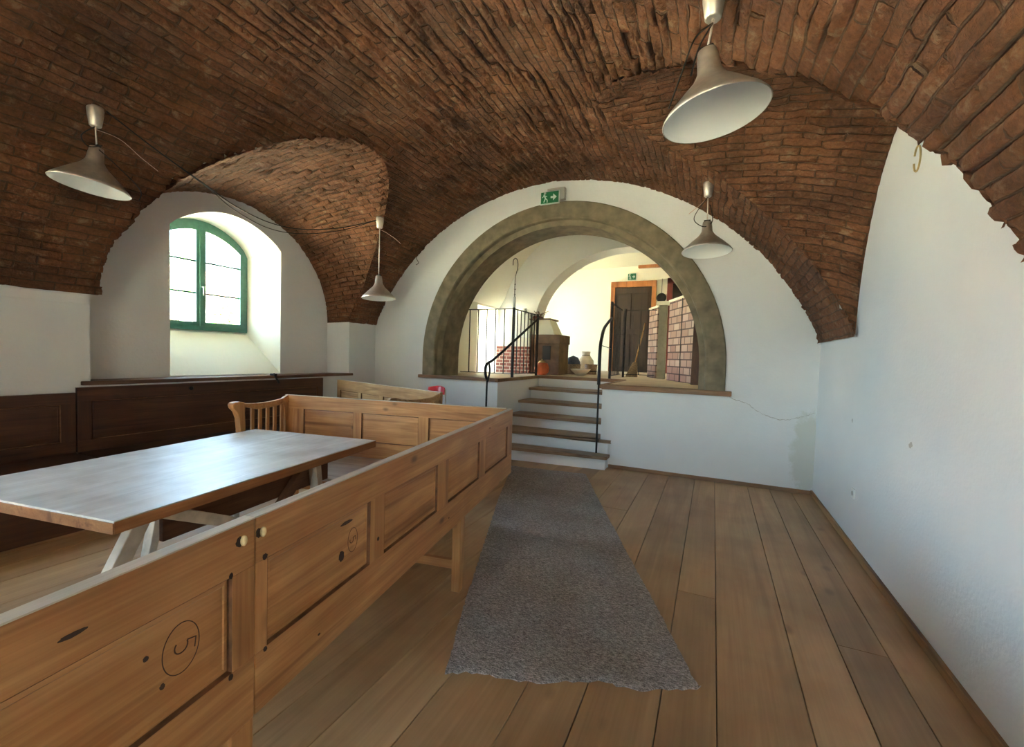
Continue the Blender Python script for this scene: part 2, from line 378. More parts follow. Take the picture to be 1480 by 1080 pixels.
def relief(u, v):
    r = np.floor(v/RH).astype(int); off = np.where(r % 2 == 0, BW*.5, 0.)
    c = np.floor((u+off)/BW).astype(int)
    fu = (u+off)/BW-c; fv = v/RH-r
    du = np.minimum(fu, 1-fu)*BW; dv = np.minimum(fv, 1-fv)*RH
    d = np.minimum(du, dv); e = np.clip(d/.014, 0, 1); e = e*e*(3-2*e)
    a = hv(r, c, 1); b = hv(r, c, 2); t = hv(r, c, 3)
    h = e*(.020+.022*(a-.5))+.020*(b-.5)*(fv-.5)*2+.014*(t-.5)*(fu-.5)
    h += .012*(vnoise(u*30, v*30)-.5)+.018*(vnoise(u*9, v*9+90)-.5)+.02*(vnoise(u*2.3, v*2.3+50)-.5)
    h -= .016*(hv(r, c, 5) > .92)
    mfill = np.clip((vnoise(u*3.7+70, v*5.1)-.62)*6, 0, 1); h = h*(1-mfill)+mfill*(.016+.01*(vnoise(u*24, v*24+7)-.5))
    return h

def grid_mesh(name, P, UV, mask, mat, parent=None):
    """P (n,m,3), UV (n,m,2), mask (n-1,m-1) keep"""
    n, m = P.shape[:2]
    idx = np.arange(n*m).reshape(n, m)
    q = np.stack([idx[:-1, :-1], idx[1:, :-1], idx[1:, 1:], idx[:-1, 1:]], -1)[mask]
    used = np.unique(q); mp = -np.ones(n*m, int); mp[used] = np.arange(len(used)); q = mp[q]
    co = P.reshape(-1, 3)[used]; uv = UV.reshape(-1, 2)[used]
    me = bpy.data.meshes.new(name)
    me.vertices.add(len(co)); me.vertices.foreach_set('co', co.astype('f').ravel())
    me.loops.add(q.size); me.loops.foreach_set('vertex_index', q.ravel().astype('i'))
    me.polygons.add(len(q)); me.polygons.foreach_set('loop_start', np.arange(0, q.size, 4, dtype='i'))
    me.update(calc_edges=True)
    ul = me.uv_layers.new(name='UVMap'); ul.data.foreach_set('uv', uv[q.ravel()].astype('f').ravel())
    me.polygons.foreach_set('use_smooth', np.ones(len(q), bool))
    me.materials.append(mat); me.validate()
    o = bpy.data.objects.new(name, me); COL.objects.link(o)
    if parent: o.parent = parent
    return o

# main barrel
aL = math.atan2(ZSL-CZ, XL-CX); aR = math.atan2(ZSR-CZ, XR-CX)
na = int(CR*(aL-aR)/.0175)
ang = np.linspace(aL, aR, na)
ys = np.concatenate([np.arange(YF, .5, .12), np.arange(.5, YB+.0001, .0187)]); ys[-1] = YB+.03
A, Y = np.meshgrid(ang, ys, indexing='ij')
uu, vv = warp(Y, (aL-A)*CR)
D = relief(uu, vv)
wy_ = np.clip((YB+.03-Y)/.07, 0, 1); D = D*wy_+.013*(1-wy_)
edge_ = np.minimum(np.clip((aL-A)*CR/.10, 0, 1), np.clip((A-aR)*CR/.10, 0, 1))
Rr = CR-D+.008-.016*(1-edge_)
P = np.stack([CX+Rr*np.cos(A), Y, CZ+Rr*np.sin(A)], -1)
# mask out lunettes with course-quantised height -> toothed groin
arc = (vv[:-1, :-1]); rq = np.floor(arc/RH); aq = aL-(rq+.5)*RH/CR
zq = CZ+CR*np.sin(aq); xq = CX+CR*np.cos(aq)
yc = (Y[:-1, :-1]+Y[1:, 1:])/2
# per-course jitter of the brick ends
jit = .05*(hv(rq.astype(int), np.zeros_like(rq).astype(int), 11)-.5)
mask = np.ones(zq.shape, bool)
for dy in (0, -PER):
    u = (zq-ZSL)/(3.60-ZSL); w = 1.58*np.sqrt(np.clip(1-u*u, 0, 1)); mask &= ~((xq < CX) & (u < 1) & (np.abs(yc-(3.58+dy))+jit < w-.05*np.clip(1-u*2.2, 0, 1)) & (w > .02))
    u = (zq-ZSR)/(3.64-ZSR); w = 1.17*np.sqrt(np.clip(1-u*u, 0, 1)); mask &= ~((xq > CX) & (u < 1) & (np.abs(yc-(3.31+.45*u*u+dy))+jit < w-.06*np.clip(1-u*2.2, 0, 1)) & (w > .02))
ceiling = struct(grid_mesh('ceiling', P, np.stack([uu, vv], -1), mask, M['brick']))

def lunette(gf, wf, dy, fine, over=1.06):
    T = 300 if fine else 40; S = 110 if fine else 16
    ts = np.linspace(0, PI, T); ss = np.linspace(-.01, over, S)
    G = np.array([gf(t, dy) for t in ts]); W = np.array([wf(t, dy) for t in ts])
    Pm = W[:, None, :]*(1-ss[None, :, None])+G[:, None, :]*ss[None, :, None]
    Pm[..., 2] += (.05*np.sin(PI*np.clip(ss, 0, 1))[None, :]*np.sin(ts)[:, None])
    dlen = np.linalg.norm(np.diff(Pm, axis=0), axis=2); arcv = np.concatenate([np.zeros((1, S)), np.cumsum(dlen, 0)], 0)
    # use mean arc per row so courses run from the wall to the groin
    av = arcv[:, S//2][:, None]*np.ones((1, S))
    U = np.abs(Pm[..., 0]-W[:, None, 0])*1.05+.13*np.ones_like(av)
    uu, vv = warp(U, av+3.7)
    D = relief(uu, vv)
    gu = np.gradient(Pm, axis=0); gs = np.gradient(Pm, axis=1); nn = np.cross(gu, gs)
    nn /= np.linalg.norm(nn, axis=2, keepdims=True)+1e-9
    cen = np.array([W[:, 0].mean(), G[:, 1].mean(), 1.8]); sgn = np.sign(((cen-Pm)*nn).sum(2, keepdims=True)); nn *= sgn
    wl_ = np.clip(ss/.04, .35, 1)[None, :]*np.clip(np.sin(ts)*7, 0, 1)[:, None]; D = D*wl_+.010*(1-wl_)
    Pm = Pm+nn*(D[..., None]-.008)*np.clip(np.sin(ts)*7, 0, 1)[:, None, None]
    return grid_mesh('lunette', Pm, np.stack([uu, vv], -1), np.ones((T-1, S-1), bool), M['brick'], ceiling)
for dy, fine in ((0, True), (-PER, False)):
    lunette(g_left, w_left, dy, fine); lunette(g_right, w_right, dy, fine)

# ------------------------------------------------------------------ walls
def arcpts(f, n=40): return [f(PI*i/n) for i in range(n+1)]
# window opening outlines (y,z)
def open_front(dy):   # at x=XN
    y0, y1 = (WC-.68+dy, WC+.68+dy) if dy == 0 else (WW+dy-1.42, WW+dy+1.42); zs = 2.80 if dy == 0 else 2.3; top = 3.10
    return [(y0, 1.11), (y0, zs)]+[(y0+(y1-y0)*i/20, zs+(top-zs)*math.sin(PI*i/20)**.8) for i in range(1, 20)]+[(y1, zs), (y1, 1.11)]
def open_back(dy):    # at x=-6.02
    wh = WH if dy == 0 else 1.35; y0, y1 = WW-wh+dy, WW+wh+dy; zs = 2.70 if dy == 0 else 2.3; top = 3.05; zb_ = 1.66 if dy == 0 else 1.15
    return [(y0, zb_), (y0, zs)]+[(y0+(y1-y0)*i/20, zs+(top-zs)*math.sin(PI*i/20)**.65) for i in range(1, 20)]+[(y1, zs), (y1, zb_)]
XWD = -6.02
wl = bpy.data.objects.new('wall_left', None)
# pier faces + low wall, one mesh
mb = MB()
yN0 = [3.58-1.58+dy for dy in (0, -PER)]; yN1 = [3.58+1.58+dy for dy in (0, -PER)]
# continuous low wall
mb.box(XL-.02, XL, YF, YB, -.02, 1.06)
mb = MB()
def quad(mb, a, b, c, d): mb.add([a, b, c, d], [(0, 1, 2, 3)])
quad(mb, (XL, YF, 0), (XL, YB, 0), (XL, YB, 1.06), (XL, YF, 1.06))
for (a, b) in ((YF, yN0[1]), (yN1[1], yN0[0]), (yN1[0], YB)):
    quad(mb, (XL, a, 1.06), (XL, b, 1.06), (XL, b, ZSL+.02), (XL, a, ZSL+.02))
for dy in (0, -PER):
    quad(mb, (XL, 2.0+dy, 1.06), (XN, WC-1.49+dy, 1.06), (XN, WC-1.49+dy, ZSL+.03), (XL, 2.0+dy, ZSL+.03))
    quad(mb, (XL, 5.16+dy, 1.06), (XN, WC+1.49+dy, 1.06), (XN, WC+1.49+dy, ZSL+.03), (XL, 5.16+dy, ZSL+.03))
    quad(mb, (XL, 1.9+dy, 1.06), (XL, 5.25+dy, 1.06), (XN-.02, 5.25+dy, 1.06), (XN-.02, 1.9+dy, 1.06))
wall_left = struct(mb.build('wall_left', M['plaster']))
for dy in (0, -PER):
    arch = [(XN, p.y, p.z+.06) for p in arcpts(lambda t: w_left(t, dy), 60)]
    outer = [(XN, WC-1.52+dy, 1.04)]+arch+[(XN, WC+1.52+dy, 1.04)]
    of = open_front(dy); ob = open_back(dy)
    hole = [(XN, y, z) for y, z in of]
    fill_loops('niche_face', [outer, hole], M['plaster'], wall_left)
    mb = MB(); strip(mb, [(XN, y, z) for y, z in of], [(XWD, y, z) for y, z in ob], True)
    mb.build('window_reveal', M['plaster_cream'], wall_left)
    # outer facade ring between window opening and outside
# outer facade (weather side), with window holes
XO = -6.18
loops = [[(XO, YF-.3, -.6), (XO, YB+.5, -.6), (XO, YB+.5, 4.6), (XO, YF-.3, 4.6)]]
for dy in (0, -PER): loops.append([(XO, y, z) for y, z in open_back(dy)])
fill_loops('outer_face', loops, M['facade'], wall_left)
mb = MB()
for dy in (0, -PER): strip(mb, [(XWD, y, z) for y, z in open_back(dy)], [(XO, y, z) for y, z in open_back(dy)], True)
mb.build('outer_reveal', M['facade'], wall_left)

# impost line on the left pier: slim plaster band
mb = MB()
for (a, b) in ((YF, yN0[1]), (yN1[1]+.0, yN0[0])): mb.box(XL-.01, XL+.012, a, b, ZSL-.10, ZSL-.02)
mb.build('impost_band', M['plaster'], wall_left, .004)

# right wall
arch_pts = []
for dy in (-PER, 0): arch_pts += [(XR+.004, p.y, p.z+.045*max(0, (p.z-ZSR)/1.55)-.004) for p in arcpts(lambda t: w_right(t, dy), 50)]
loop = [(XR, YF, 0), (XR, YF, ZSR+.012)]+arch_pts+[(XR, YB, ZSR+.012), (XR, YB, 0)]
wall_right = struct(fill_loops('wall_right', [loop], M['plaster']))

# end wall with arched opening and stair notch
SA, SB = -2.90, -1.33        # stair opening
AC, AZ, AR = -2.06, 1.39, 2.2
vault = [(CX+(CR+.03)*math.cos(a), YB, CZ+(CR+.03)*math.sin(a)) for a in np.linspace(aL, aR, 60)]
archo = [(AC-AR, YB, HP)]+[(AC-AR*math.cos(PI*i/48), YB, AZ+AR*math.sin(PI*i/48)) for i in range(49)]+[(AC+AR, YB, HP)]
loop = [(XL, YB, 0)]+vault+[(XR, YB, 0), (SB, YB, 0), (SB, YB, HP)]+archo[::-1]+[(SA, YB, HP), (SA, YB, 0)]
wall_back = struct(fill_loops('wall_back', [loop], M['plaster_back']))
# stair shaft sides / solid under platform
mb = MB()
for x in (SA, SB): quad(mb, (x, YB, 0), (x, 7.42, 0), (x, 7.42, HP), (x, YB, HP))
mb.build('stair_cheek', M['plaster'], wall_back)
# thick wall above arch: front->rear face
GX0, GX1, GZ = -.75, .25, 2.3
wall_front = struct(fill_loops('wall_front', [[(XL-.3, YF, 0), (GX0, YF, 0), (GX0, YF, GZ), (GX1, YF, GZ), (GX1, YF, 0), (XR+.1, YF, 0), (XR+.1, YF, 4.3), (XL-.3, YF, 4.3)]], M['plaster']))
mb = MB(); strip(mb, [(GX0, YF, 0), (GX0, YF, GZ), (GX1, YF, GZ), (GX1, YF, 0)], [(GX0, YF-.5, 0), (GX0, YF-.5, GZ), (GX1, YF-.5, GZ), (GX1, YF-.5, 0)], True); mb.build('door_reveal', M['plaster'], wall_front)
gd = empty('fill_door_3', ((GX0+GX1)/2, YF-.4, 0)); struct(gd); w_ = (GX1-GX0)/2  # unseen glazed door, added behind the camera for frontal fill light
mb = MB(); mb.box(-w_, -w_+.07, -.04, .04, 0, GZ); mb.box(w_-.07, w_, -.04, .04, 0, GZ); mb.box(-w_, w_, -.04, .04, GZ-.07, GZ); mb.build('door_frame', M['green'], gd)
for k in range(2):
    x0 = -w_+.07+(2*w_-.14)*k/2; x1 = -w_+.07+(2*w_-.14)*(k+1)/2
    mb = MB(); mb.box(x0, x0+.06, -.025, .025, .02, GZ-.07); mb.box(x1-.06, x1, -.025, .025, .02, GZ-.07); mb.box(x0, x1, -.025, .025, .02, .14); mb.box(x0, x1, -.025, .025, GZ-.14, GZ-.07)
    lf_ = mb.build('door_leaf', M['green'], gd); mb = MB(); mb.box(x0+.05, x1-.05, -.003, .003, .1, GZ-.1); mb.build('pane', M['glass'], lf_)

# stone arch: ring face, chamfer, deep soffit
def archline(rad, y, n=48):
    return [(AC-rad, y, HP)]+[(AC-rad*math.cos(PI*i/n), y, AZ+rad*math.sin(PI*i/n)) for i in range(n+1)]+[(AC+rad, y, HP)]
mb = MB()
seq = [(2.2, YB+.01), (2.2, YB-.018), (2.19, YB-.025), (1.99, YB-.025), (1.975, YB-.01), (1.965, YB+.05), (1.90, YB+.09), (1.90, 6.33)]
for (r0, y0), (r1, y1) in zip(seq, seq[1:]): strip(mb, archline(r0, y0), archline(r1, y1))
stone = struct(mb.build('trim_1', M['stone']))
# rear face of the thick wall
HX0, HX1, HY1 = -4.3, .55, 9.0
mb = MB(); 
rear = [(HX0-.6, 6.33, HP), (HX0-.6, 6.33, 4.6), (HX1+.6, 6.33, 4.6), (HX1+.6, 6.33, HP)]
o = fill_loops('wall_arch_rear', [rear+archline(1.9, 6.33)[::-1]], M['plaster_cream']); struct(o)

# ------------------------------------------------------------------ floor boards
edges = [1.075, .86, .647, .422, .076, -.143]
x = -.143; ws = [.30, .24, .33, .27, .22, .31, .26, .34, .25, .29]
i = 0
while x > XL-.3: x -= ws[i % 10]; edges.append(x); i += 1
me_v = []; me_f = []; rn = []
for k in range(len(edges)-1):
    x1, x0 = edges[k]-.0018, edges[k+1]+.0018
    cuts = [YF-.1]+sorted([random.uniform(-2.5, 1.2)]+([random.uniform(2.6, 4.6)] if k in (1, 4, 7, 9, 13) else []))+[YB+.02 if not (x0 < SB and x1 > SA) else 5.6]
    for a, b in zip(cuts, cuts[1:]):
        z = random.uniform(-.0012, .0006); o = len(me_v); a2, b2 = a+.001, b-.001
        c = .0022
        me_v += [(x0, a2, z-c), (x1, a2, z-c), (x1, b2, z-c), (x0, b2, z-c), (x0+c, a2+c, z), (x1-c, a2+c, z), (x1-c, b2-c, z), (x0+c, b2-c, z), (x0, a2, z-.03), (x1, a2, z-.03), (x1, b2, z-.03), (x0, b2, z-.03)]
        fs = [(4, 5, 6, 7), (0, 1, 5, 4), (1, 2, 6, 5), (2, 3, 7, 6), (3, 0, 4, 7), (8, 9, 1, 0), (9, 10, 2, 1), (10, 11, 3, 2), (11, 8, 0, 3)]
        me_f += [tuple(q+o for q in f) for f in fs]; rv = random.random(); rn += [rv]*len(fs)
me = bpy.data.meshes.new('floor'); me.from_pydata(me_v, [], me_f); at = me.attributes.new('rnd', 'FLOAT', 'FACE'); at.data.foreach_set('value', rn)
me.materials.append(M['floor']); floor = bpy.data.objects.new('floor', me); COL.objects.link(floor); struct(floor)
mb = MB(); mb.box(-6.2, 1.3, YF-.3, YB+.2, -.12, -.028); mb.build('sub_floor', M['floor_gap'], floor)
# skirting
mb = MB(); mb.box(XR-.022, XR, YF, YB-.0, 0, .052); struct(mb.build('baseboard_right', M['trim_y'], None, .004))
mb = MB(); mb.box(SB+.12, XR-.022, YB-.02, YB, 0, .045); struct(mb.build('baseboard_back', M['trim'], None, .004))

# upper floor slab + wooden nosing along the edge
mb = MB()
def slab(x0, x1, y0, y1): mb.box(x0, x1, y0, y1, HP-.12, HP)
slab(AC-AR+.02, SA-.005, YB+.004, 6.3); slab(SB+.005, AC+AR-.02, YB+.004, 6.3); slab(-6.6, SA-.005, 6.3, 12.7); slab(SB+.005, 3.0, 6.3, 12.7); slab(SA-.005, SB+.005, 7.42, 12.7)
fl2 = struct(mb.build('floor_upper', M['upper_floor']))
mb = MB()
mb.box(AC-AR-.06, SA, YB-.055, YB+.12, HP-.035, HP+.012); mb.box(SB, AC+AR+.07, YB-.055, YB+.12, HP-.05, HP+.012)
mb.box(SA-.02, SA+.03, YB-.05, 7.40, HP-.04, HP+.012); mb.box(SA, SB, 7.37, 7.5, HP-.04, HP+.012); mb.box(SB-.03, SB+.02, YB-.05, 7.40, HP-.04, HP+.012)
struct(mb.build('trim_2', M['trim'], None, .006))
mb = MB(); quad(mb, (SA, 7.40, 0), (SB, 7.40, 0), (SB, 7.40, HP), (SA, 7.40, HP)); quad(mb, (SA, YB, -.01), (SB, YB, -.01), (SB, 7.4, -.01), (SA, 7.4, -.01))
mb.build('stair_back', M['plaster'], fl2)

# ------------------------------------------------------------------ staircase
st = empty('staircase', (-2.1, 5.5, 0), 0, 'white masonry staircase with worn brown wooden treads climbing to the arch', 'stairs')
rr = HP/6
# nosing line (left x,y) (right x,y)
nos = [((-3.02, 5.36), (-1.19, 5.53)), ((-3.02, 5.64), (-1.19, 5.80)), ((-2.88, 6.12), (-1.36, 6.12)), ((-2.88, 6.47), (-1.36, 6.47)), ((-2.88, 6.90), (-1.36, 6.80))]
for k, (a, b) in enumerate(nos):
    z = rr*(k+1); nx = nos[k+1] if k < 4 else ((-2.88, 7.4), (-1.36, 7.4))
    yb_l, yb_r = nx[0][1]+.06, nx[1][1]+.06
    if k == 4: yb_l = yb_r = 7.395
    o = Vector((-2.1, 5.5, 0))
    poly = [(a[0], a[1]), (b[0], b[1]), (b[0], yb_r), (a[0], yb_l)]
    if k < 2:   # lower steps wrap past the wall line
        poly = [(a[0], a[1]), (b[0], b[1]), (b[0], YB-.02), (SB-.01, YB-.02), (SB-.01, yb_r), (SA+.01, yb_l), (SA+.01, YB-.02), (a[0], YB-.02)]
        if k == 0: poly = [(a[0], a[1]), (b[0], b[1]), (b[0], YB-.02), (SB-.01, YB-.02), (SB-.01, 5.9), (SA+.01, 5.75), (SA+.01, YB-.02), (a[0], YB-.02)]
    mb = MB(); mb.prism([(p[0]-o.x, p[1]-o.y) for p in poly], z-.042, z, lambda u, v, h: (u, v, h)); mb.build('tread', M['tread'], st, .008)
    ins = .035
    poly2 = [(a[0]+.03, a[1]+ins), (b[0]-.03, b[1]+ins), (b[0]-.03, b[1]+ins+.05), (a[0]+.03, a[1]+ins+.05)]
    if k < 2: poly2 = [(a[0]+.03, a[1]+ins), (b[0]-.03, b[1]+ins), (b[0]-.03, YB-.02), (a[0]+.03, YB-.02)]
    mb = MB(); mb.prism([(p[0]-o.x, p[1]-o.y) for p in poly2], z-rr, z-.043, lambda u, v, h: (u, v, h)); mb.build('riser', M['plaster'], st, .004)
mb = MB(); mb.box(SA+.03+2.1, SB-.03+2.1, 7.36-5.5, 7.395-5.5, rr*5, HP-.041); mb.build('riser', M['plaster'], st)

# ------------------------------------------------------------------ windows
def window(n, dy):
    e = empty('window_%d' % n, (XWD, WW+dy, 1.66 if dy == 0 else 1.15)); struct(e)
    wh = WH if dy == 0 else 1.35
    y0, y1 = -wh, wh; zs, top = (1.04, 1.39) if dy == 0 else (1.15, 1.90)
    def top_z(y, ins=0):
        t = (y-y0)/(y1-y0); t = min(max(t, 0), 1); return zs+(top-zs)*max(math.sin(PI*t), 0)**.65-ins
    def profile(i):
        ys = [y0+i+(y1-y0-2*i)*k/24 for k in range(25)]
        return [(y0+i, i)]+[(y, top_z(y0+(y-y0-i)*(y1-y0)/(y1-y0-2*i), i)) for y in ys]+[(y1-i, i)]
    mb = MB()
    A0, A1 = profile(0), profile(.055)
    for xx in (-.035, .035):
        strip(mb, [(xx, y, z) for y, z in A0], [(xx, y, z) for y, z in A1], True)
    strip(mb, [(.035, y, z) for y, z in A1], [(-.035, y, z) for y, z in A1], True)
    strip(mb, [(.035, y, z) for y, z in A0], [(-.035, y, z) for y, z in A0], True)
    mb.build('window_frame', M['green'], e)
    # two casements
    for s in (-1, 1):
        ya, yb = (y0+.055, -.006) if s < 0 else (.006, y1-.055)
        def prof(i):
            ys = [ya+i+(yb-ya-2*i)*k/14 for k in range(15)]
            return [(ya+i, .055+i)]+[(y, top_z(y, .055+i)-(.02 if i else 0)) for y in ys]+[(yb-i, .055+i)]
        mb = MB(); B0, B1 = prof(.0), prof(.05)
        for xx in (-.028, .045): strip(mb, [(xx, y, z) for y, z in B0], [(xx, y, z) for y, z in B1], True)
        strip(mb, [(.045, y, z) for y, z in B1], [(-.028, y, z) for y, z in B1], True)
        strip(mb, [(.045, y, z) for y, z in B0], [(-.028, y, z) for y, z in B0], True)
        c = mb.build('casement', M['green'], e)
        mb = MB()
        for zz in (.47, .87): mb.box(-.01, .03, ya+.045, yb-.045, zz-.011, zz+.011)
        mb.build('glazing_bar', M['green'], c)
        mb = MB(); pr = [(y, z) for y, z in B1]; mb.prism(pr, -.002, .002, lambda u, v, h: (h+.008, u, v)); mb.build('pane', M['glass'], c)
    mb = MB(); mb.box(.045, .062, -.022, .022, .055, 1.33); mb.build('centre_post', M['green'], e, .004)
    mb = MB(); mb.tube([(.062, .0, .55), (.095, 0, .55), (.10, 0, .50), (.10, 0, .44)], .007, 8); mb.build('window_handle', M['steel'], e)
window(1, 0); window(2, -PER)  # second window is unseen behind the camera, widened to bring in more light
# ledge boards
for n, dy in ((3, 0), (4, -PER)):
    mb = MB(); mb.box(XN-.0, XL+.035, 1.93+dy, 5.22+dy, 1.06, 1.098); struct(mb.build('trim_%d' % n, M['trim_dark'], None, .006))

# ------------------------------------------------------------------ rooms behind the arch
mb = MB()
# bay 1 left wall with tall glazed door opening y 6.55..7.65, z HP..2.75 in a deep plastered recess
Y0, Y1, ZT = 7.55, 8.42, 2.9
quad(mb, (HX0, 6.33, HP), (HX0, Y0, HP), (HX0, Y0, 2.5), (HX0, 6.33, 2.5)); 
quad(mb, (HX0, Y1, HP), (HX0, HY1, HP), (HX0, HY1, 2.5), (HX0, Y1, 2.5))
quad(mb, (HX0, Y0, 2.45), (HX0, Y1, 2.45), (HX0, Y1, 2.5), (HX0, Y0, 2.5))
for y in (Y0, Y1): quad(mb, (HX0, y, HP), (HX0-.55, y, HP), (HX0-.55, y, 2.45), (HX0, y, 2.45))
quad(mb, (HX0, Y0, 2.45), (HX0-.55, Y0, 2.45), (HX0-.55, Y1, 2.45), (HX0, Y1, 2.45))
struct(mb.build('wall_upper_left', M['plaster_cream']))
# bay 1 vault
mb = MB(); va = [(-1.9+2.4*math.cos(a), 1.9+2.4*math.sin(a)) for a in np.linspace(PI-.252, .05, 40)]; va = [(HX0, 2.49)]+va[1:]+[(HX1, 1.9)]
strip(mb, [(x_, 6.33, z_) for x_, z_ in va], [(x_, 8.5, z_) for x_, z_ in va])
for f in range(len(mb.sm)): mb.sm[f] = True
struct(mb.build('ceiling_upper', M['plaster_cream']))
struct(fill_loops('wall_upper_right', [[(HX1, 6.33, HP), (HX1, 8.5, HP), (HX1, 8.5, 2.2), (HX1, 6.33, 2.2)]], M['plaster_cream']))
# second arch wall, y 8.5 .. 9.0
a2 = [(-1.6-1.86*math.cos(PI*i/40), 2.1+1.5*math.sin(PI*i/40)) for i in range(41)]
a2 = [(-3.46, HP)]+a2+[(.26, HP)]
mb = MB()
f2 = fill_loops('wall_cross_arch', [[(-5.6, 8.5, HP), (-5.6, 8.5, 4.6), (3, 8.5, 4.6), (3, 8.5, HP)]+[(x_, 8.5, z_) for x_, z_ in a2[::-1]]], M['plaster']); struct(f2)
fill_loops('rear_face', [[(-5.6, 9.0, HP), (-5.6, 9.0, 4.6), (3, 9.0, 4.6), (3, 9.0, HP)]+[(x_, 9.0, z_) for x_, z_ in a2[::-1]]], M['plaster'], f2)
mb = MB(); strip(mb, [(x_, 8.5, z_) for x_, z_ in a2], [(x_, 9.0, z_) for x_, z_ in a2]); mb.build('arch_soffit', M['plaster'], f2)
# bay 2
YE = 12.5
mb = MB()
quad(mb, (-5.6, YE, HP), (3, YE, HP), (3, YE, 4.3), (-5.6, YE, 4.3)); struct(mb.build('wall_far', M['plaster_cream']))
mb = MB(); cz_ = lambda x_: 4.05+.0*x_
quad(mb, (-5.6, 9.0, 4.25), (3, 9.0, 4.25), (3, YE, 4.05), (-5.6, YE, 4.05)); struct(mb.build('ceiling_far', M['plaster_cream']))
mb = MB(); quad(mb, (3, 9.0, HP), (3, YE, HP), (3, YE, 4.3), (3, 9, 4.3)); struct(mb.build('wall_far_right', M['plaster_cream']))
WY0, WY1, WZ0, WZ1 = 9.9, 11.3, 1.5, 3.1
lp = [[(-5.6, 9.0, HP), (-5.6, YE, HP), (-5.6, YE, 4.3), (-5.6, 9.0, 4.3)], [(-5.6, WY0, WZ0), (-5.6, WY1, WZ0), (-5.6, WY1, WZ1), (-5.6, WY0, WZ1)]]
wfl = struct(fill_loops('wall_far_left', lp, M['plaster_cream']))
mb = MB(); strip(mb, [(-5.6, WY0, WZ0), (-5.6, WY1, WZ0), (-5.6, WY1, WZ1), (-5.6, WY0, WZ1)], [(-5.95, WY0, WZ0), (-5.95, WY1, WZ0), (-5.95, WY1, WZ1), (-5.95, WY0, WZ1)], True)
mb.build('window_reveal', M['plaster_cream'], wfl)
def rect_window(name, x, y0, y1, z0, z1, mullions, bars, mat):
    e = empty(name, (x, (y0+y1)/2, z0)); struct(e); h = z1-z0; w = (y1-y0)/2
    mb = MB(); t = .06
    mb.box(-.03, .03, -w, -w+t, 0, h); mb.box(-.03, .03, w-t, w, 0, h); mb.box(-.03, .03, -w, w, 0, t); mb.box(-.03, .03, -w, w, h-t, h)
    for m_ in mullions: mb.box(-.025, .025, m_*2*w-w-.03, m_*2*w-w+.03, 0, h)
    f = mb.build('window_frame', mat, e)
    mb = MB()
    for b_ in bars: mb.box(-.012, .012, -w, w, b_*h-.012, b_*h+.012)
    mb.build('glazing_bar', mat, f)
    mb = MB(); mb.box(-.003, .003, -w+.01, w-.01, .01, h-.01); mb.build('pane', M['glass'], f)
rect_window('window_3', -5.9, WY0, WY1, WZ0, WZ1, (.5,), (.5,), M['white_plastic'])
rect_window('window_4', HX0-.5, Y0, Y1, HP, 2.45, (.42,), (.42, .3), M['white_plastic'])
# outer shell: roof and hidden sides, so that daylight only enters by the windows
mb = MB()
mb.box(-6.6, 3.3, YF-.6, 13.0, 4.62, 4.85); struct(mb.build('roof', M['roof_tile']))
mb = MB()
quad(mb, (1.5, YF-.5, -.6), (1.5, 6.3, -.6), (1.5, 6.3, 4.7), (1.5, YF-.5, 4.7)); quad(mb, (3.2, 6.3, -.6), (3.2, 12.9, -.6), (3.2, 12.9, 4.7), (3.2, 6.3, 4.7))
quad(mb, (1.5, 6.3, -.6), (3.2, 6.3, -.6), (3.2, 6.3, 4.7), (1.5, 6.3, 4.7)); quad(mb, (-6.3, 12.8, -.6), (3.2, 12.8, -.6), (3.2, 12.8, 4.7), (-6.3, 12.8, 4.7))
for q_ in (((-6.3, -.6), (GX0, 4.7)), ((GX1, -.6), (1.5, 4.7)), ((GX0, GZ), (GX1, 4.7)), ((GX0, -.6), (GX1, 0))):
    (xa, za), (xb, zb_) = q_; quad(mb, (xa, YF-.5, za), (xb, YF-.5, za), (xb, YF-.5, zb_), (xa, YF-.5, zb_))
struct(mb.build('wall_outer', M['facade']))
lp = [[(-5.96, 8.7, -.6), (-5.96, 12.8, -.6), (-5.96, 12.8, 4.7), (-5.96, 8.7, 4.7)], [(-5.96, WY0, WZ0), (-5.96, WY1, WZ0), (-5.96, WY1, WZ1), (-5.96, WY0, WZ1)]]
struct(fill_loops('wall_outer_far', lp, M['facade']))
lp = [[(HX0-.56, 6.2, -.6), (HX0-.56, 8.7, -.6), (HX0-.56, 8.7, 4.7), (HX0-.56, 6.2, 4.7)], [(HX0-.56, Y0, HP), (HX0-.56, Y1, HP), (HX0-.56, Y1, 2.45), (HX0-.56, Y0, 2.45)]]
struct(fill_loops('wall_outer_mid', lp, M['facade']))
mb = MB(); quad(mb, (-6.2, 6.24, -.6), (-4.8, 6.24, -.6), (-4.8, 6.24, 4.7), (-6.2, 6.24, 4.7)); quad(mb, (-6, 8.7, -.6), (-4.8, 8.7, -.6), (-4.8, 8.7, 4.7), (-6, 8.7, 4.7)); struct(mb.build('wall_outer_return', M['facade']))

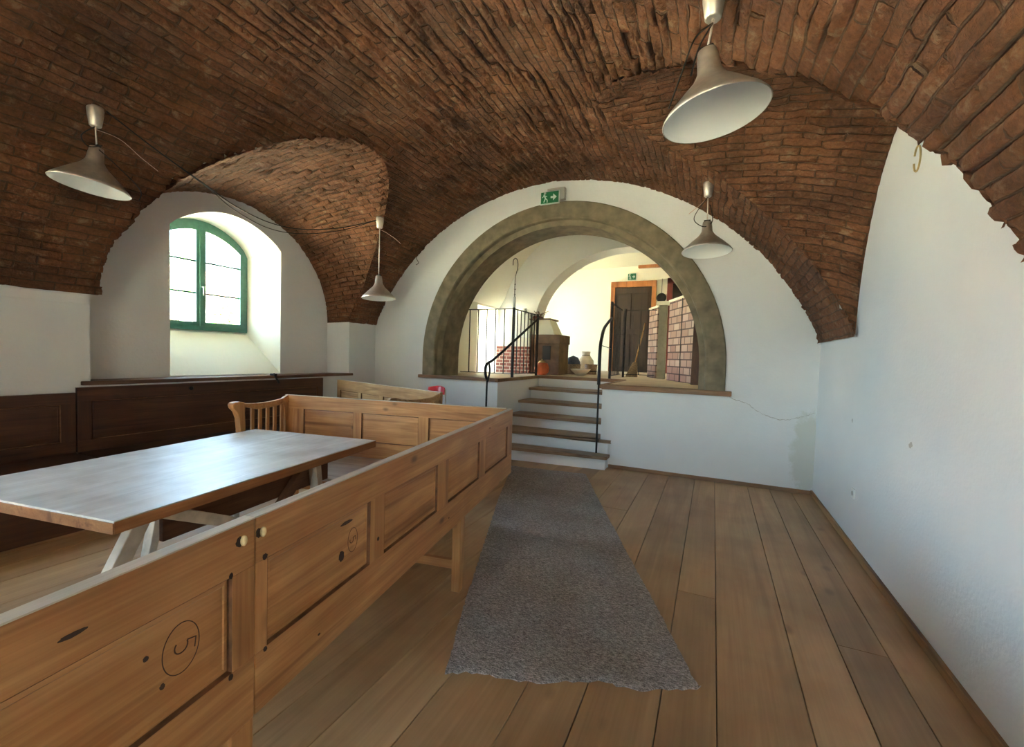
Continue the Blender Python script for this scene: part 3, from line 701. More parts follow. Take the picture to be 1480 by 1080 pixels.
# door with orange casing on the far wall
d = empty('door_1', (-2.12, YE, HP)); struct(d)
mb = MB(); mb.box(-.62, -.50, -.06, .0, 0, 2.52); mb.box(.50, .62, -.06, 0, 0, 2.52); mb.box(-.62, .62, -.07, 0, 2.38, 2.54); mb.build('door_frame', M['orange_door'], d, .006)
mb = MB(); mb.box(-.5, .5, -.03, 0, 0, 2.38); lf = mb.build('door_leaf', M['brown_door'], d)
mb = MB()
for zz in ((.15, 1.05), (1.2, 2.2)):
    for s in (-.42, .04): mb.box(s, s+.38, -.042, -.03, *zz)
mb.build('door_panel', M['brown_door'], lf, .01)
mb = MB(); mb.tube([(-.42, -.03, 1.05), (-.42, -.08, 1.05), (-.33, -.08, 1.05)], .01); mb.build('door_handle', M['iron'], lf)
# maroon framed opening at the right
d = empty('door_2', (-.62, YE, HP)); struct(d)
mb = MB(); mb.box(-.60, -.46, -.07, 0, 0, 2.58); mb.box(.46, .60, -.07, 0, 0, 2.58); mb.box(-.60, .60, -.07, 0, 2.44, 2.58); mb.build('door_frame', M['maroon'], d, .006)
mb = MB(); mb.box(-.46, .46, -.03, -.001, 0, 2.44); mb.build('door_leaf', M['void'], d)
mb = MB(); mb.box(-2.0, -.7, YE-.12, YE-.003, 4.00-.02+.0, 4.24); o = mb.build('ceiling_beam', M['orange_door'], None, .008); tag(o, 'orange-brown wooden beam end high on the far wall above the doors', 'beam')
# hanging pan
p = empty('hanging_pan', (-1.36, YE-.03, 3.15), 0, 'black long-handled pan hanging on the far wall between the two doors', 'pan')
mb = MB(); mb.lathe([(.0, -.02), (.12, -.02), (.13, .02), (.125, .03), (0, .0)], 20, Matrix.Rotation(R(90), 4, 'X') @ Matrix.Translation((0, .0, 0)), False); mb.build('pan_bowl', M['iron'], p)
mb = MB(); mb.bar((0, 0, .12), (0, 0, .52), .025, .012); mb.build('pan_handle', M['iron'], p)

# ------------------------------------------------------------------ exit signs
def exit_sign(loc, w, h, label, s=1):
    e = empty('exit_sign', loc, 0, label, 'sign')
    mb = MB(); mb.box(-w/2, w/2, -.03, 0, 0, h); mb.build('sign_box', M['sign_white'], e, .004)
    mb = MB(); mb.box(-w/2+.012, w/2-.012, -.033, -.029, .012, h-.012); pl = mb.build('sign_face', M['sign_green'], e)
    q = MB(); u = h/10
    # running figure
    def r_(x0, x1, z0, z1): q.box(x0, x1, -.036, -.032, z0, z1)
    q.bar((-w*.30, -.034, u*7.6), (-w*.22, -.034, u*4.6), .02*s, .004, (0, 1, 0)); q.bar((-w*.22, -.034, u*4.6), (-w*.30, -.034, u*1.6), .014*s, .004, (0, 1, 0))
    q.bar((-w*.22, -.034, u*4.6), (-w*.12, -.034, u*3.0), .014*s, .004, (0, 1, 0)); q.bar((-w*.12, -.034, u*3.0), (-w*.13, -.034, u*1.2), .012*s, .004, (0, 1, 0))
    q.bar((-w*.28, -.034, u*6.8), (-w*.14, -.034, u*5.8), .010*s, .004, (0, 1, 0)); q.bar((-w*.29, -.034, u*6.9), (-w*.38, -.034, u*5.2), .010*s, .004, (0, 1, 0))
    q.lathe([(0, 0), (u*1.0, 0), (u*1.0, .004), (0, .004)], 12, Matrix.Translation((-w*.25, -.032, u*8.5)) @ Matrix.Rotation(R(90), 4, 'X'), False)
    q.build('running_figure', M['sign_white'], pl)
    q = MB(); r = .07
    q.prism([(w*.05, u*4.2), (w*.18, u*4.2), (w*.18, u*2.4), (w*.36, u*5), (w*.18, u*7.6), (w*.18, u*5.8), (w*.05, u*5.8)], -.036, -.032, lambda a, b, c: (a, c, b))
    q.build('arrow', M['sign_white'], pl)
    return e
es = exit_sign((-2.13, YB-.07, 3.545), .28, .175, 'green and white emergency exit sign at the top of the grey stone arch')
mb = MB(); mb.box(-.05, .20, 0.0, .068, .06, .22); mb.build('sign_bracket', M['grey_plastic'], es, .004)
exit_sign((-2.17, YE-.01, 3.66), .24, .20, 'small green exit sign above the brown door on the far wall')

# ------------------------------------------------------------------ settles
pan_mats = None
def panel_build(x0, x1, z0, z1, yo, yi, w, e):
    """recessed panel between outer face yo and inner face yi, with a dark worn moulding groove round it"""
    groove = MB(); mb = MB()
    for y, s in ((yo, 1), (yi, -1)):
        def ring(ins, dep): yy = y+s*dep; return [(x0+ins, yy, z0+ins), (x1-ins, yy, z0+ins), (x1-ins, yy, z1-ins), (x0+ins, yy, z1-ins)]
        g_ = [ring(*q) for q in ((0, .001), (.001, .012), (.003, .0155), (.005, .0155), (.0065, .0115))]
        for a, b in zip(g_, g_[1:]): strip(groove, a, b, True)
        f_ = [ring(*q) for q in ((.0065, .0115), (.016, .0095), (.019, .0125), (.055, .0095))]
        for a, b in zip(f_, f_[1:]): strip(mb, a, b, True)
        mb.add(f_[-1], [(0, 1, 2, 3)])
    p = mb.build('panel', w, e); groove.build('moulding', M['dark_groove'], p)
    return p
def settle(name, loc, rz, length, panels, label, H=1.0, zb=.45, pt=.87, pb=.62, mats=None, legs=(), arm=None, seat_d=.46, seat=True, armL=None, seat_rng=None, seat_mat=None, rail_t=.036):
    w, wv, edge, st_m = mats or (M['pine'], M['pine_v'], M['pine_edge'], M['seat_wood'])
    e = empty(name, loc, rz, label, 'settle')
    T = rail_t
    mb = MB(); mb.box(0, length, 0, T, pt, H-.004); mb.build('top_rail', w, e, .003)
    mb = MB(); mb.box(-.001, length+.001, -.001, T+.001, H-.004, H); mb.build('rail_cap', edge, e, .001)
    mb = MB(); mb.box(0, length, 0, T, zb, pb); mb.build('bottom_rail', w, e, .003)
    xs = [0]
    for a, b in panels: xs += [a, b]
    xs.append(length)
    for i in range(0, len(xs), 2):
        if xs[i+1]-xs[i] > .005:
            mb = MB(); mb.box(xs[i]+.0004, xs[i+1]-.0004, .0005, T-.0005, pb-.001, pt+.001); mb.build('stile', wv, e, .002)
    for a, b in panels: panel_build(a, b, pb, pt, .0, T, w, e)
    if seat:
        s0, s1 = seat_rng or (0, length)
        mb = MB(); mb.box(s0, s1, T, T+seat_d, .43, .455); mb.build('seat', st_m, e, .004)
        mb = MB(); mb.box(s0+.02, s1-.02, T+seat_d-.05, T+seat_d-.025, .34, .43); mb.build('seat_apron', w, e, .003)
    for (lx, both) in legs:
        mb = MB(); mb.box(lx-.035, lx+.035, .0, .055, 0, .4505 if zb > .4 else zb+.001); mb.build('leg', wv, e, .004)
        if both:
            mb = MB(); mb.box(lx-.03, lx+.03, T+seat_d-.06, T+seat_d-.005, 0, .429); mb.build('leg', wv, e, .004)
            mb = MB(); mb.box(lx-.014, lx+.014, .055, T+seat_d-.06, .13, .185); mb.build('stretcher', M['pine_y'] if w is M['pine'] else wv, e, .003)
    def do_arm(xa, s):
        # curved arm with slats, at local x = xa
        W = .035; D = .64
        pts = [(T-.01, .985), (.12, .968), (.25, .955), (.40, .952), (.52, .962), (.60, .975)]
        mb = MB(); low = [(y, z-.055+(.02 if i > 3 else 0)) for i, (y, z) in enumerate(pts)]
        mb.prism(pts+low[::-1], xa-W/2, xa+W/2, lambda u, v, h: (h, u, v)); a = mb.build('arm_rail', w, e, .005)
        sc = [(.555, .975), (.60, .985), (.655, .985), (.675, .965), (.665, .935), (.63, .90), (.605, .84), (.595, .74), (.59, .60), (.585, .456), (.535, .456), (.54, .62), (.545, .78), (.55, .88), (.545, .94)]
        mb = MB(); mb.prism(sc, xa-.03, xa+.03, lambda u, v, h: (h, u, v)); mb.build('arm_post', wv, e, .006)
        mb = MB(); mb.box(xa-.015, xa+.015, T, .54, .456, .53); mb.build('arm_base', w, e, .003)
        for k in range(5):
            y = .11+.085*k; mb = MB(); mb.box(xa-.009, xa+.009, y-.016, y+.016, .53, .92); mb.build('slat', wv, e, .002)
        wing = [(T, 1.0), (T, .53), (.07, .53), (.075, .75), (.09, .88), (.12, .965), (.08, .985)]
        mb = MB(); mb.prism(wing, xa-.014, xa+.014, lambda u, v, h: (h, u, v)); mb.build('wing', wv, e, .003)
    if arm is not None: do_arm(arm, 1)
    return e
th = math.atan2(2.53, -.43)      # direction of the long rail
dx, dy_ = math.cos(th), math.sin(th)
B0 = (-1.09, .75)
s2 = settle('settle', (*B0, 0), th, 2.62, [(.04, .535), (.635, 1.145), (1.285, 1.795), (1.92, 2.475)],
            'long pine settle with four moulded back panels, standing beside the grey runner', legs=[(1.52, True)], seat_rng=(0, 2.15))
L1 = 2.5
s1 = settle('settle', (B0[0]-dx*L1, B0[1]-dy_*L1, 0), th, L1-.003, [(.06, .60), (.70, 1.24), (1.34, 1.80), (1.88, 2.43)],
            'nearest pine settle with a large circled 5 drawn on its end panel', legs=[(L1-.040, True), (.1, True)])
# cross settle closing the U at the far end
thc = math.atan2(-.168, -.986)
c0 = Vector((-1.54, 3.32)); ux = Vector((-.986, -.168)); uy = Vector((.168, -.986))
org = c0-uy*.036+ux*.045
s3 = settle('settle', (org.x, org.y, 0), thc, 2.28, [(.12, .72), (.82, 1.41), (1.50, 2.06)], 'pine settle with slatted curved arm closing the far end of the table enclosure', pb=.60,
            legs=[(.6, True), (2.17, True)], arm=2.25, seat_d=.70, seat_rng=(.50, 2.22))
# far pale settle
PALE = (M['pine_pale'], M['pine_pale_v'], M['pine_edge'], M['seat_wood'])
thf = math.atan2(.296, -.955)
s4 = settle('settle', (-2.74, 4.07, 0), thf, 2.45, [(.16, .62), (.72, 1.18), (1.28, 1.74), (1.84, 2.35)], 'pale pine settle with panelled back standing behind the arm settle, below the arch wall',
            H=1.02, mats=PALE, legs=[(.2, True), (2.3, False)], arm=.03, seat_d=.45, seat_rng=(0, 1.42))
# dark settles along the left wall
DARK = (M['dark_wood'], M['dark_wood_v'], M['dark_wood'], M['dark_wood'])
s5 = settle('settle', (-5.235, 4.60, 0), -PI/2, 2.72, [(.10, 2.62)], 'dark brown settle against the left wall below the arched window', H=1.045, mats=DARK, pb=.56, pt=.92, legs=[(.2, False), (2.6, False)], seat_d=.84, seat_rng=(.14, 2.72))
s6 = settle('settle', (-5.235, 1.87, 0), -PI/2, 2.70, [(.10, 2.60)], 'dark brown settle at the left edge of the picture, against the plain wall pier', H=1.0, mats=DARK, pb=.56, pt=.90, legs=[(.1, False), (2.6, False)], seat_d=.84)
for s_ in (s5, s6):   # boxed fronts
    mb = MB(); mb.box(.16, 2.68, .845, .865, .0, .43); mb.build('front_board', M['dark_wood'], s_, .003)
mb = MB(); mb.lathe([(0, 0), (.02, 0), (.022, .012), (.012, .02), (0, .022)], 14, Matrix.Translation((1.78, .036, .99)) @ Matrix.Rotation(R(-90), 4, 'X')); mb.build('latch_knob', M['iron'], s5)
# black clamp
mb = MB(); mb.bar((-5.19, 3.80, 1.13), (-5.165, 3.86, 1.00), .035, .02); mb.box(-5.25, -5.16, 3.79, 3.83, 1.10, 1.125)
o = mb.build('clamp', M['black'], None, .003); tag(o, 'small black clamp hooked over the dark settle below the window', 'clamp')

# marks on the near settle's panels (drawn rings, digits, knots, split pegs with painted shadows)
def onbench(parent, ox, s, z, y=-.0015): return (s, y, z)
def ring(mbb, s, z, a, b, y, r=.0012):
    mbb.tube([(s+a*math.cos(t), y, z+b*math.sin(t)) for t in np.linspace(0, 2*PI, 40, endpoint=False)], r, 6, True)
def five(mbb, s, z, h, y, rot, r=.0013):
    w_ = h*.55
    pts = [(w_/2, h/2), (-w_/2*.7, h/2), (-w_/2*.85, h*.08)]+[(-w_*.1+w_*.55*math.sin(t), -h*.18+h*.30*math.cos(t)) for t in np.linspace(-.5, PI*1.2, 14)]
    c_, s_ = math.cos(rot), math.sin(rot)
    mbb.tube([(s+a*c_-b*s_, y, z+a*s_+b*c_) for a, b in pts], r, 6)
yy = .0092
mb = MB(); ring(mb, L1-.193, .765, .042, .058, yy, .0011); mb.build('circle_mark', M['ink'], s1)
mb = MB(); five(mb, L1-.185, .765, .05, yy, R(-97), .0016); mb.build('number_five', M['ink'], s1)
mb = MB(); ring(mb, .436, .758, .028, .044, yy, .0009); mb.build('circle_mark', M['ink'], s2)
mb = MB(); five(mb, .436, .758, .034, yy, R(-80), .0012); mb.build('number_five', M['ink'], s2)
def blob(parent, s, z, a, b, mat, name='knot', y=.0090):
    mb = MB(); n = 18; pts = [(s+a*math.cos(2*PI*i/n)*random.uniform(.8, 1.1), z+b*math.sin(2*PI*i/n)*random.uniform(.8, 1.1)) for i in range(n)]
    mb.prism(pts, y-.0006, y+.001, lambda u, v, h: (u, h, v)); return mb.build(name, mat, parent)
blob(s2, .372, .725, .014, .020, M['stain']); blob(s2, .40, .835, .035, .006, M['stain'])
blob(s1, L1-.235, .705, .006, .007, M['stain']); blob(s1, L1-.268, .79, .006, .006, M['stain']); blob(s1, L1-.395, .925, .022, .005, M['stain'], y=-.0003)
blob(s1, L1-.075, .875, .006, .008, M['stain'], y=-.0003); blob(s1, L1-.075, .612, .007, .009, M['stain'], y=-.0003)
blob(s2, .03, .878, .009, .009, M['stain'], y=-.0003); blob(s2, .033, .615, .007, .007, M['stain'], y=-.0003); blob(s2, .59, .70, .008, .008, M['stain'], y=-.0003)
blob(s2, .25, .52, .006, .004, M['stain'], y=-.0003); blob(s2, 2.0, .93, .008, .006, M['stain'], y=-.0003); blob(s2, 1.3, .53, .007, .004, M['stain'], y=-.0003)
for par, s in ((s1, L1-.045), (s2, .016)):
    blob(par, s-.006, .952, .011, .014, M['stain'], 'peg_shadow', -.0003)  # shadow ring of the peg, painted as a dark blob
    mb = MB(); mb.lathe([(0, 0), (.0105, 0), (.0105, .006), (.007, .009), (0, .0095)], 14, Matrix.Translation((s+.004, -.0005, .952)) @ Matrix.Rotation(R(90), 4, 'X') @ Matrix.Diagonal((.8, 1.3, 1, 1))); mb.build('split_peg', M['fresh'], par)

# ------------------------------------------------------------------ table
ta = math.atan2(.28, 1.76)       # long axis turned towards -x
tb = empty('table', (-2.845, 1.66, 0), ta, 'large wooden table, window sheen put into its pale top colour, inside the settle enclosure', 'table')
hw, hl = .595, .895
mb = MB()
nb = 1
for k in range(nb):
    x0 = -hw+2*hw*k/nb; mb.box(x0+.0006, x0+2*hw/nb-.0006, -hl, hl, .7125, .75)
mb.build('tabletop', M['table'], tb, .003)
for s in (-1, 1):
    mb = MB(); mb.box(s*(hw+.00125)-.00175, s*(hw+.00125)+.00175, -hl, hl, .697, .7455); mb.build('edge_strip', M['table_edge'], tb, .001)
for s in (-1, 1):
    mb = MB(); mb.box(-hw, hw, s*(hl+.00175)-.00225, s*(hl+.00175)+.00225, .697, .742); mb.build('end_strip', M['table_edge'], tb, .001)
for y in (-.66, .70):
    mb = MB(); mb.box(-.50, .50, y-.09, y+.09, .672, .712); mb.build('cross_batten', M['under_wood'], tb, .008)
def leg_pair(x, ya, yb, yc, zc, m_=None):
    mb = MB(); mb.bar((x, ya, .672), (x+.01*x, yb, .0), .05, .07); mb.build('leg', M['grey_wood'], tb, .005)
    mb = MB(); mb.bar((x, ya+(.08 if yc > ya else -.08), .668), (x, yc, zc), .045, .06); mb.build('brace', m_ or M['under_wood'], tb, .004)
leg_pair(.42, -.68, -1.04, -.15, .44, M['grey_wood']); leg_pair(-.42, .02, -.10, .3, .44)
leg_pair(.42, .42, .50, .1, .44); leg_pair(-.42, .50, .54, .25, .44)
for x in (-.42, .42):
    mb = MB(); mb.box(x-.02, x+.02, -.12 if x > 0 else .0, .50, .38, .44); mb.build('side_stretcher', M['under_wood'], tb, .004)
for s in (-1, 1):
    mb = MB(); mb.box(s*.375-.014, s*.375+.014, -.565, .60, .50, .706); mb.build('apron', M['under_wood'], tb, .004)

# ------------------------------------------------------------------ runner
ctrlR = [(.02, 2.04), (-.02, 2.10), (-.18, 2.49), (-.57, 3.37), (-1.0, 4.35), (-1.30, 5.05), (-1.38, 5.24)]
ctrlL = [(-1.04, 1.61), (-1.08, 1.72), (-1.20, 2.0), (-1.50, 2.80), (-1.90, 3.85), (-2.28, 4.95), (-2.36, 5.10)]
def interp(c, t):
    d = [0]
    for a, b in zip(c, c[1:]): d.append(d[-1]+math.dist(a, b))
    s = t*d[-1]
    for i in range(len(c)-1):
        if s <= d[i+1]+1e-9:
            f = (s-d[i])/(d[i+1]-d[i]); return Vector((c[i][0]+(c[i+1][0]-c[i][0])*f, c[i][1]+(c[i+1][1]-c[i][1])*f, 0))
nu, nv = 40, 150
mb = MB(); top = []
def wob(i, j):
    t = j/nv; h = .009+.004*math.sin(t*34+i*.11)*math.exp(-((t-.45)*3)**2)+.012*math.exp(-((t-.985)/.012)**2)*(.6+.4*math.sin(i*.5))+.003*random.random()
    return h
G = []
for j in range(nv+1):
    a = interp(ctrlL, j/nv); b = interp(ctrlR, j/nv); row = []
    for i in range(nu+1):
        p = a.lerp(b, i/nu)
        if j == 0: p += Vector((random.uniform(-.006, .006), .02*math.sin(i*.35)+random.uniform(-.012, .012), 0))
        if i in (0, nu): p.x += random.uniform(-.005, .005)
        row.append(Vector((p.x, p.y, wob(i, j) if 0 < i < nu and 0 < j < nv else .006)))
    G.append(row)
vs = [p for r_ in G for p in r_]; W_ = nu+1
mb.add(vs, [(j*W_+i, j*W_+i+1, (j+1)*W_+i+1, (j+1)*W_+i) for j in range(nv) for i in range(nu)], True)
bd = [(0, i) for i in range(nu+1)]+[(j, nu) for j in range(1, nv+1)]+[(nv, i) for i in range(nu-1, -1, -1)]+[(j, 0) for j in range(nv-1, 0, -1)]
strip(mb, [G[j][i] for j, i in bd], [Vector((G[j][i].x, G[j][i].y, .0012)) for j, i in bd], True)
o = mb.build('runner_rug', M['carpet']); tag(o, 'long grey flecked wool runner lying on the floorboards up to the stairs', 'rug')

# ------------------------------------------------------------------ pendant lamps
def lamp(mx, my, mz, cx, cz, ta_, tb_, Dm, label, cable_pts, strip_wire):
    e = empty('pendant_lamp', (mx, my, mz), 0, label, 'lamp')
    mb = MB(); mb.lathe([(.0, .02), (.048, .02), (.05, 0), (.047, -.04), (.036, -.115), (.030, -.122), (.0, -.122)], 28); mb.build('canopy', M['steel'], e)
    n = Vector((math.sin(ta_), math.sin(tb_), 1)).normalized()
    q = Vector((0, 0, 1)).rotation_difference(n).to_matrix().to_4x4()
    mt = Matrix.Translation((cx-mx, 0, cz-mz)) @ q
    r = Dm/2
    outer = [(r, 0), (r+.003, .004), (r*.93, .03), (r*.62, .10), (r*.36, .155), (.062, .185), (.052, .205), (.046, .26), (.040, .30), (.030, .305), (0, .305)]
    mb = MB(); mb.lathe(outer, 48, mt, False); sh = mb.build('shade', M['steel'], e)
    inner = [(r-.002, .001), (r*.92, .026), (r*.61, .095), (r*.35, .150), (.058, .18), (.046, .22), (0, .22)]
    mb = MB(); mb.lathe(inner, 48, mt, False); mb.build('shade_lining', M['enamel'], sh)
    topn = mt @ Vector((0, 0, .30))
    mb = MB(); mb.tube([(0, 0, -.115), (topn.x*.3, topn.y*.3, -.115+(topn.z+.115)*.4), tuple(topn)], .0055, 8); mb.build('suspension_rod', M['steel'], e)
    mb = MB(); mb.box(-.03, .03, -.012, .012, -.012, .012, mt @ Matrix.Translation((0, 0, .31))); mb.build('cord_grip', M['iron'], e, .003)
    mb = MB()
    for pts in cable_pts: mb.tube([(p[0], p[1], p[2]) for p in pts], .004, 6)
    if cable_pts: mb.build('cord', M['cord'], e)
    if strip_wire:
        mb = MB(); mb.tube(strip_wire, .0025, 6); mb.build('bare_wire', M['copper'], e)
    return e
def bez(p, n=12):
    p = [Vector(a) for a in p]; out = []
    for i in range(len(p)-1):
        a = p[max(i-1, 0)]; b = p[i]; c = p[i+1]; d_ = p[min(i+2, len(p)-1)]
        for k in range(n):
            t = k/n; out.append(.5*((2*b)+(-a+c)*t+(2*a-5*b+4*c-d_)*t*t+(-a+3*b-3*c+d_)*t**3))
    out.append(p[-1]); return out
rim = lambda dx_, dy2, dz: (dx_, dy2, dz)
lamp(-4.21, 1.64, 3.17, -4.292, 2.620, .067, .105, .46, 'brushed metal pendant lamp nearest the left edge, cone shade tilted over the table',
     [bez([(0, 0, -.12), (-.05, -.06, -.2), (-.06, -.02, -.26), (.02, .03, -.25)]), bez([(.0, .02, -.28), (.10, .10, -.40), (.16, .20, -.53), (.10, .22, -.60)])],
     bez([(0, 0, -.14), (.06, .12, -.17), (.09, .24, -.26), (.12, .34, -.33)]))
lamp(-4.11, 4.53, 3.22, -4.108, 2.163, -.041, .024, .44, 'pendant lamp on a long cord beyond the window niche, in front of the brick groin',
     [], bez([(0, 0, -.14), (.06, .05, -.17), (.16, .1, -.24), (.26, .12, -.32)]))
lamp(-.07, 2.2, 3.12, -.043, 2.566, -.156, -.007, .45, 'largest looking pendant lamp at the top of the picture with its white inside showing',
     [bez([(0, -.02, -.15), (-.07, -.05, -.22), (-.12, -.05, -.36), (-.17, -.04, -.50)]), bez([(0, -.02, -.15), (-.05, -.05, -.26), (-.08, -.05, -.38)])], None)
lamp(-.12, 4.74, 3.20, -.111, 2.538, -.019, .083, .46, 'pendant lamp hanging in front of the right side of the stone arch',
     [bez([(.0, -.02, -.13), (-.10, -.04, -.28), (-.11, -.04, -.36), (-.02, -.03, -.42), (.05, 0, -.36), (.02, 0, -.2)])],
     bez([(0, 0, -.13), (-.08, 0, -.2), (-.17, 0, -.27)]))
# cable strung along the vault between the two left lamps
def on_barrel(x, off=.03):
    return CZ+math.sqrt((CR-off)**2-(x-CX)**2)
for r_, off in ((.005, 0), (.004, .06)):
    mb = MB(); pts = [(-4.2, 1.70, 3.19), (-4.2, 2.03, 3.04), (-4.2, 2.415, 2.895-off*.2), (-4.2, 2.665, 2.80-off*.7), (-4.2, 3.02, 2.745-off), (-4.2, 3.435, 2.79-off*.8), (-4.2, 4.0, 2.97-off*.5), (-4.13, 4.5, 3.20)]
    mb.tube(bez(pts, 10), r_, 6); o = mb.build('ceiling_cable', M['cord'])
    tag(o, ('upper' if off == 0 else 'lower')+' black cable sagging under the vault between the two left pendant lamps', 'cable', 'cables between the left lamps')
# small wire ends at the plaster edge
mb = MB(); mb.tube(bez([(-4.43, YB-.01, 3.02), (-4.40, YB-.04, 2.96), (-4.37, YB-.03, 2.90), (-4.42, YB-.03, 2.87)]), .005, 6); o = mb.build('wire_end', M['cord']); tag(o, 'short dark wire end curling from the plaster left of the stone arch', 'wire')
mb = MB(); mb.tube([(XR-.02+.0, 3.37+.045*math.cos(t), 2.69+.075*math.sin(t)) for t in np.linspace(.4, 2*PI-.2, 20)], .005, 6); o = mb.build('wire_loop', M['gold']); tag(o, 'thin loop of pale cord sticking out high on the right wall under the brick', 'wire')

# ------------------------------------------------------------------ iron railings
def railing(loc, pts_list, label, posts, top=1.10, bars=True, spacing=.135, low=.06, post_r=.018, rz=0):
    """pts_list: polyline of plan points, local"""
    e = empty('railing', loc, rz, label, 'railing')
    for (a, b) in zip(pts_list, pts_list[1:]):
        a = Vector((*a, 0)); b = Vector((*b, 0)); d_ = b-a; n_ = max(1, int(d_.length/spacing))
        mb = MB(); mb.bar(a+Vector((0, 0, top)), b+Vector((0, 0, top)), .03, .012); mb.build('top_rail', M['iron'], e)
        mb = MB(); mb.bar(a+Vector((0, 0, low)), b+Vector((0, 0, low)), .022, .012); mb.build('bottom_rail', M['iron'], e)
        for k in range(1, n_):
            p = a+d_*k/n_; mb = MB(); mb.bar(p+Vector((0, 0, low)), p+Vector((0, 0, top)), .013); mb.build('baluster', M['iron'], e)
    for p in posts:
        mb = MB(); mb.bar((p[0], p[1], 0), (p[0], p[1], top+.02), .038); mb.build('post', M['iron'], e, .003)
    return e
railing((-2.97, 6.40, HP), [(-.985, .0), (0, 0), (-.02, 1.10)], 'black iron railing around the left side of the stair opening', [(0, 0), (-.02, 1.10)], top=1.12, spacing=.15)
railing((-1.61, 7.45, HP), [(0, 0), (-.05, 1.15)], 'dense black iron railing panel running back from the landing, right of the stairs', [(0, 0)], top=1.31, spacing=.14)
railing((-1.60, 8.62, HP), [(0, 0), (.58, .07)], 'open black iron railing section in front of the brown door', [(.0, .0)], top=1.31, spacing=.20)
# handrails
e = empty('handrail', (-2.95, 5.47, rr), 0, 'left stair handrail of black iron with a scrolled lower end', 'handrail')
mb = MB(); o_ = Vector((-2.95, 5.47, rr))
mb.tube([Vector(p)-o_ for p in bez([(-2.955, 7.47, 2.16), (-2.95, 6.6, 1.78), (-2.95, 5.75, 1.41), (-2.95, 5.52, 1.335), (-2.95, 5.45, 1.27), (-2.95, 5.46, 1.16), (-2.95, 5.50, 1.10)], 8)], [.02]*24+[.021]*8+[.022]*8+[.020]*8+[.012], 10)
mb.build('rail', M['iron'], e)
mb = MB(); mb.tube([Vector(p)-o_ for p in bez([(-2.95, 5.55, 1.34), (-2.95, 5.58, 1.22), (-2.95, 5.53, 1.08), (-2.95, 5.50, 1.0), (-2.95, 5.50, rr+.001)], 6)], .014, 8); mb.build('post', M['iron'], e)
e = empty('handrail', (-1.38, 5.70, rr), 0, 'right stair handrail, a tall black iron post bending over at its top', 'handrail'); o_ = Vector((-1.38, 5.70, rr))
mb = MB(); mb.tube([Vector(p)-o_ for p in bez([(-1.37, 5.70, 1.10), (-1.37, 5.70, 1.56), (-1.39, 5.87, 1.75), (-1.43, 6.14, 1.87), (-1.49, 6.57, 1.97), (-1.60, 7.41, 2.14)], 8)], .022, 10); mb.build('rail', M['iron'], e)
mb = MB(); mb.tube([(0.01, .0, .0015), (0.01, .0, .95)], .013, 8); mb.build('post', M['iron'], e)
mb = MB(); mb.bar((.01, .12, 1.44), (-.21, 1.70, 1.44), .008); mb.build('bracket', M['iron'], e)
# crook with candle
e = empty('candle_crook', (-2.965, 6.40, HP+1.141), 0, 'tall thin iron crook with a pale candle on top of the left railing post', 'candle holder')
mb = MB(); pts = [(0, 0, .12), (.0, 0, .45), (.04, 0, .64), (.035, 0, .74), (.0, 0, .79), (-.04, 0, .76), (-.045, 0, .68)]
mb.tube(bez(pts, 8), .006, 6); mb.build('hook_rod', M['iron'], e)
mb = MB(); mb.tube([(0, 0, 0), (0, 0, .17)], .022, 12); mb.build('candle', M['white_plastic'], e)
mb = MB()
for z in (.2, .28, .36): mb.lathe([(0, z), (.016, z+.012), (0, z+.024)], 10)
mb.build('twist', M['iron'], e)

# ------------------------------------------------------------------ hearth and things on the upper level
h = empty('masonry_stove', (-3.45, 8.2, HP), 0, 'old masonry stove of red brick and brown plaster with a tapered white hood', 'stove')
mb = MB(); mb.box(-.68, .06, -.12, .27, 0, .55); mb.build('brick_base', M['hearth_brick'], h)
mb = MB(); mb.box(-.62, .06, -.10, .27, .55, .73); mb.build('shelf', M['plaster_cream'], h, .01)
mb = MB(); mb.frus((-.54, .04, -.08, .27), (-.48, .0, .0, .27), .73, 1.22); mb.build('glazed_hood', M['grey_render'] if False else M['white_plastic'], h)
mb = MB(); mb.box(.065, .68, -.05, .55, 0, .62); mb.box(.06, .70, -.07, .57, .62, .80); bx = mb.build('oven_body', M['soot'], h, .012)
mb = MB(); mb.box(.33, .50, -.062, -.051, .30, .58); mb.build('oven_door', M['black'], bx)
mb = MB(); mb.frus((.07, .56, -.02, .5), (.10, .42, .05, .45), .80, 1.10); mb.build('white_hood', M['plaster_cream'], h)
mb = MB(); mb.box(.0, .46, -.02, .5, 1.10, 1.13); mb.build('hood_slab', M['soot'], h, .004)
mb = MB(); mb.frus((.02, .20, .1, .3), (.04, .18, .12, .28), 1.13, 1.19); mb.build('hood_cap', M['maroon'], h)
e = empty('jug', (-3.62, 8.34, HP+1.2205), 0, 'small white jug standing on the stove hood beside the railing', 'jug')
mb = MB(); mb.lathe([(0, 0), (.045, 0), (.06, .05), (.035, .11), (.04, .13), (0, .13)], 16); mb.build('body', M['white_plastic'], e)
mb = MB(); mb.tube(bez([(.04, 0, .11), (.08, 0, .09), (.055, 0, .04)]), .008, 6); mb.build('handle', M['white_plastic'], e)
mb = MB()
for k in range(7):
    a = k*.9; mb.tube([(-3.28, 8.4, HP+1.197), (-3.28+.10*math.cos(a), 8.4+.08*math.sin(a), HP+1.27+.02*math.sin(3*a)), (-3.28+.17*math.cos(a+.2), 8.4+.13*math.sin(a), HP+1.25+.05*math.sin(2*a+1))], .006, 5)
tag(mb.build('twigs', M['soot']), 'few dry dark twigs lying on the stove hood slab', 'twigs')
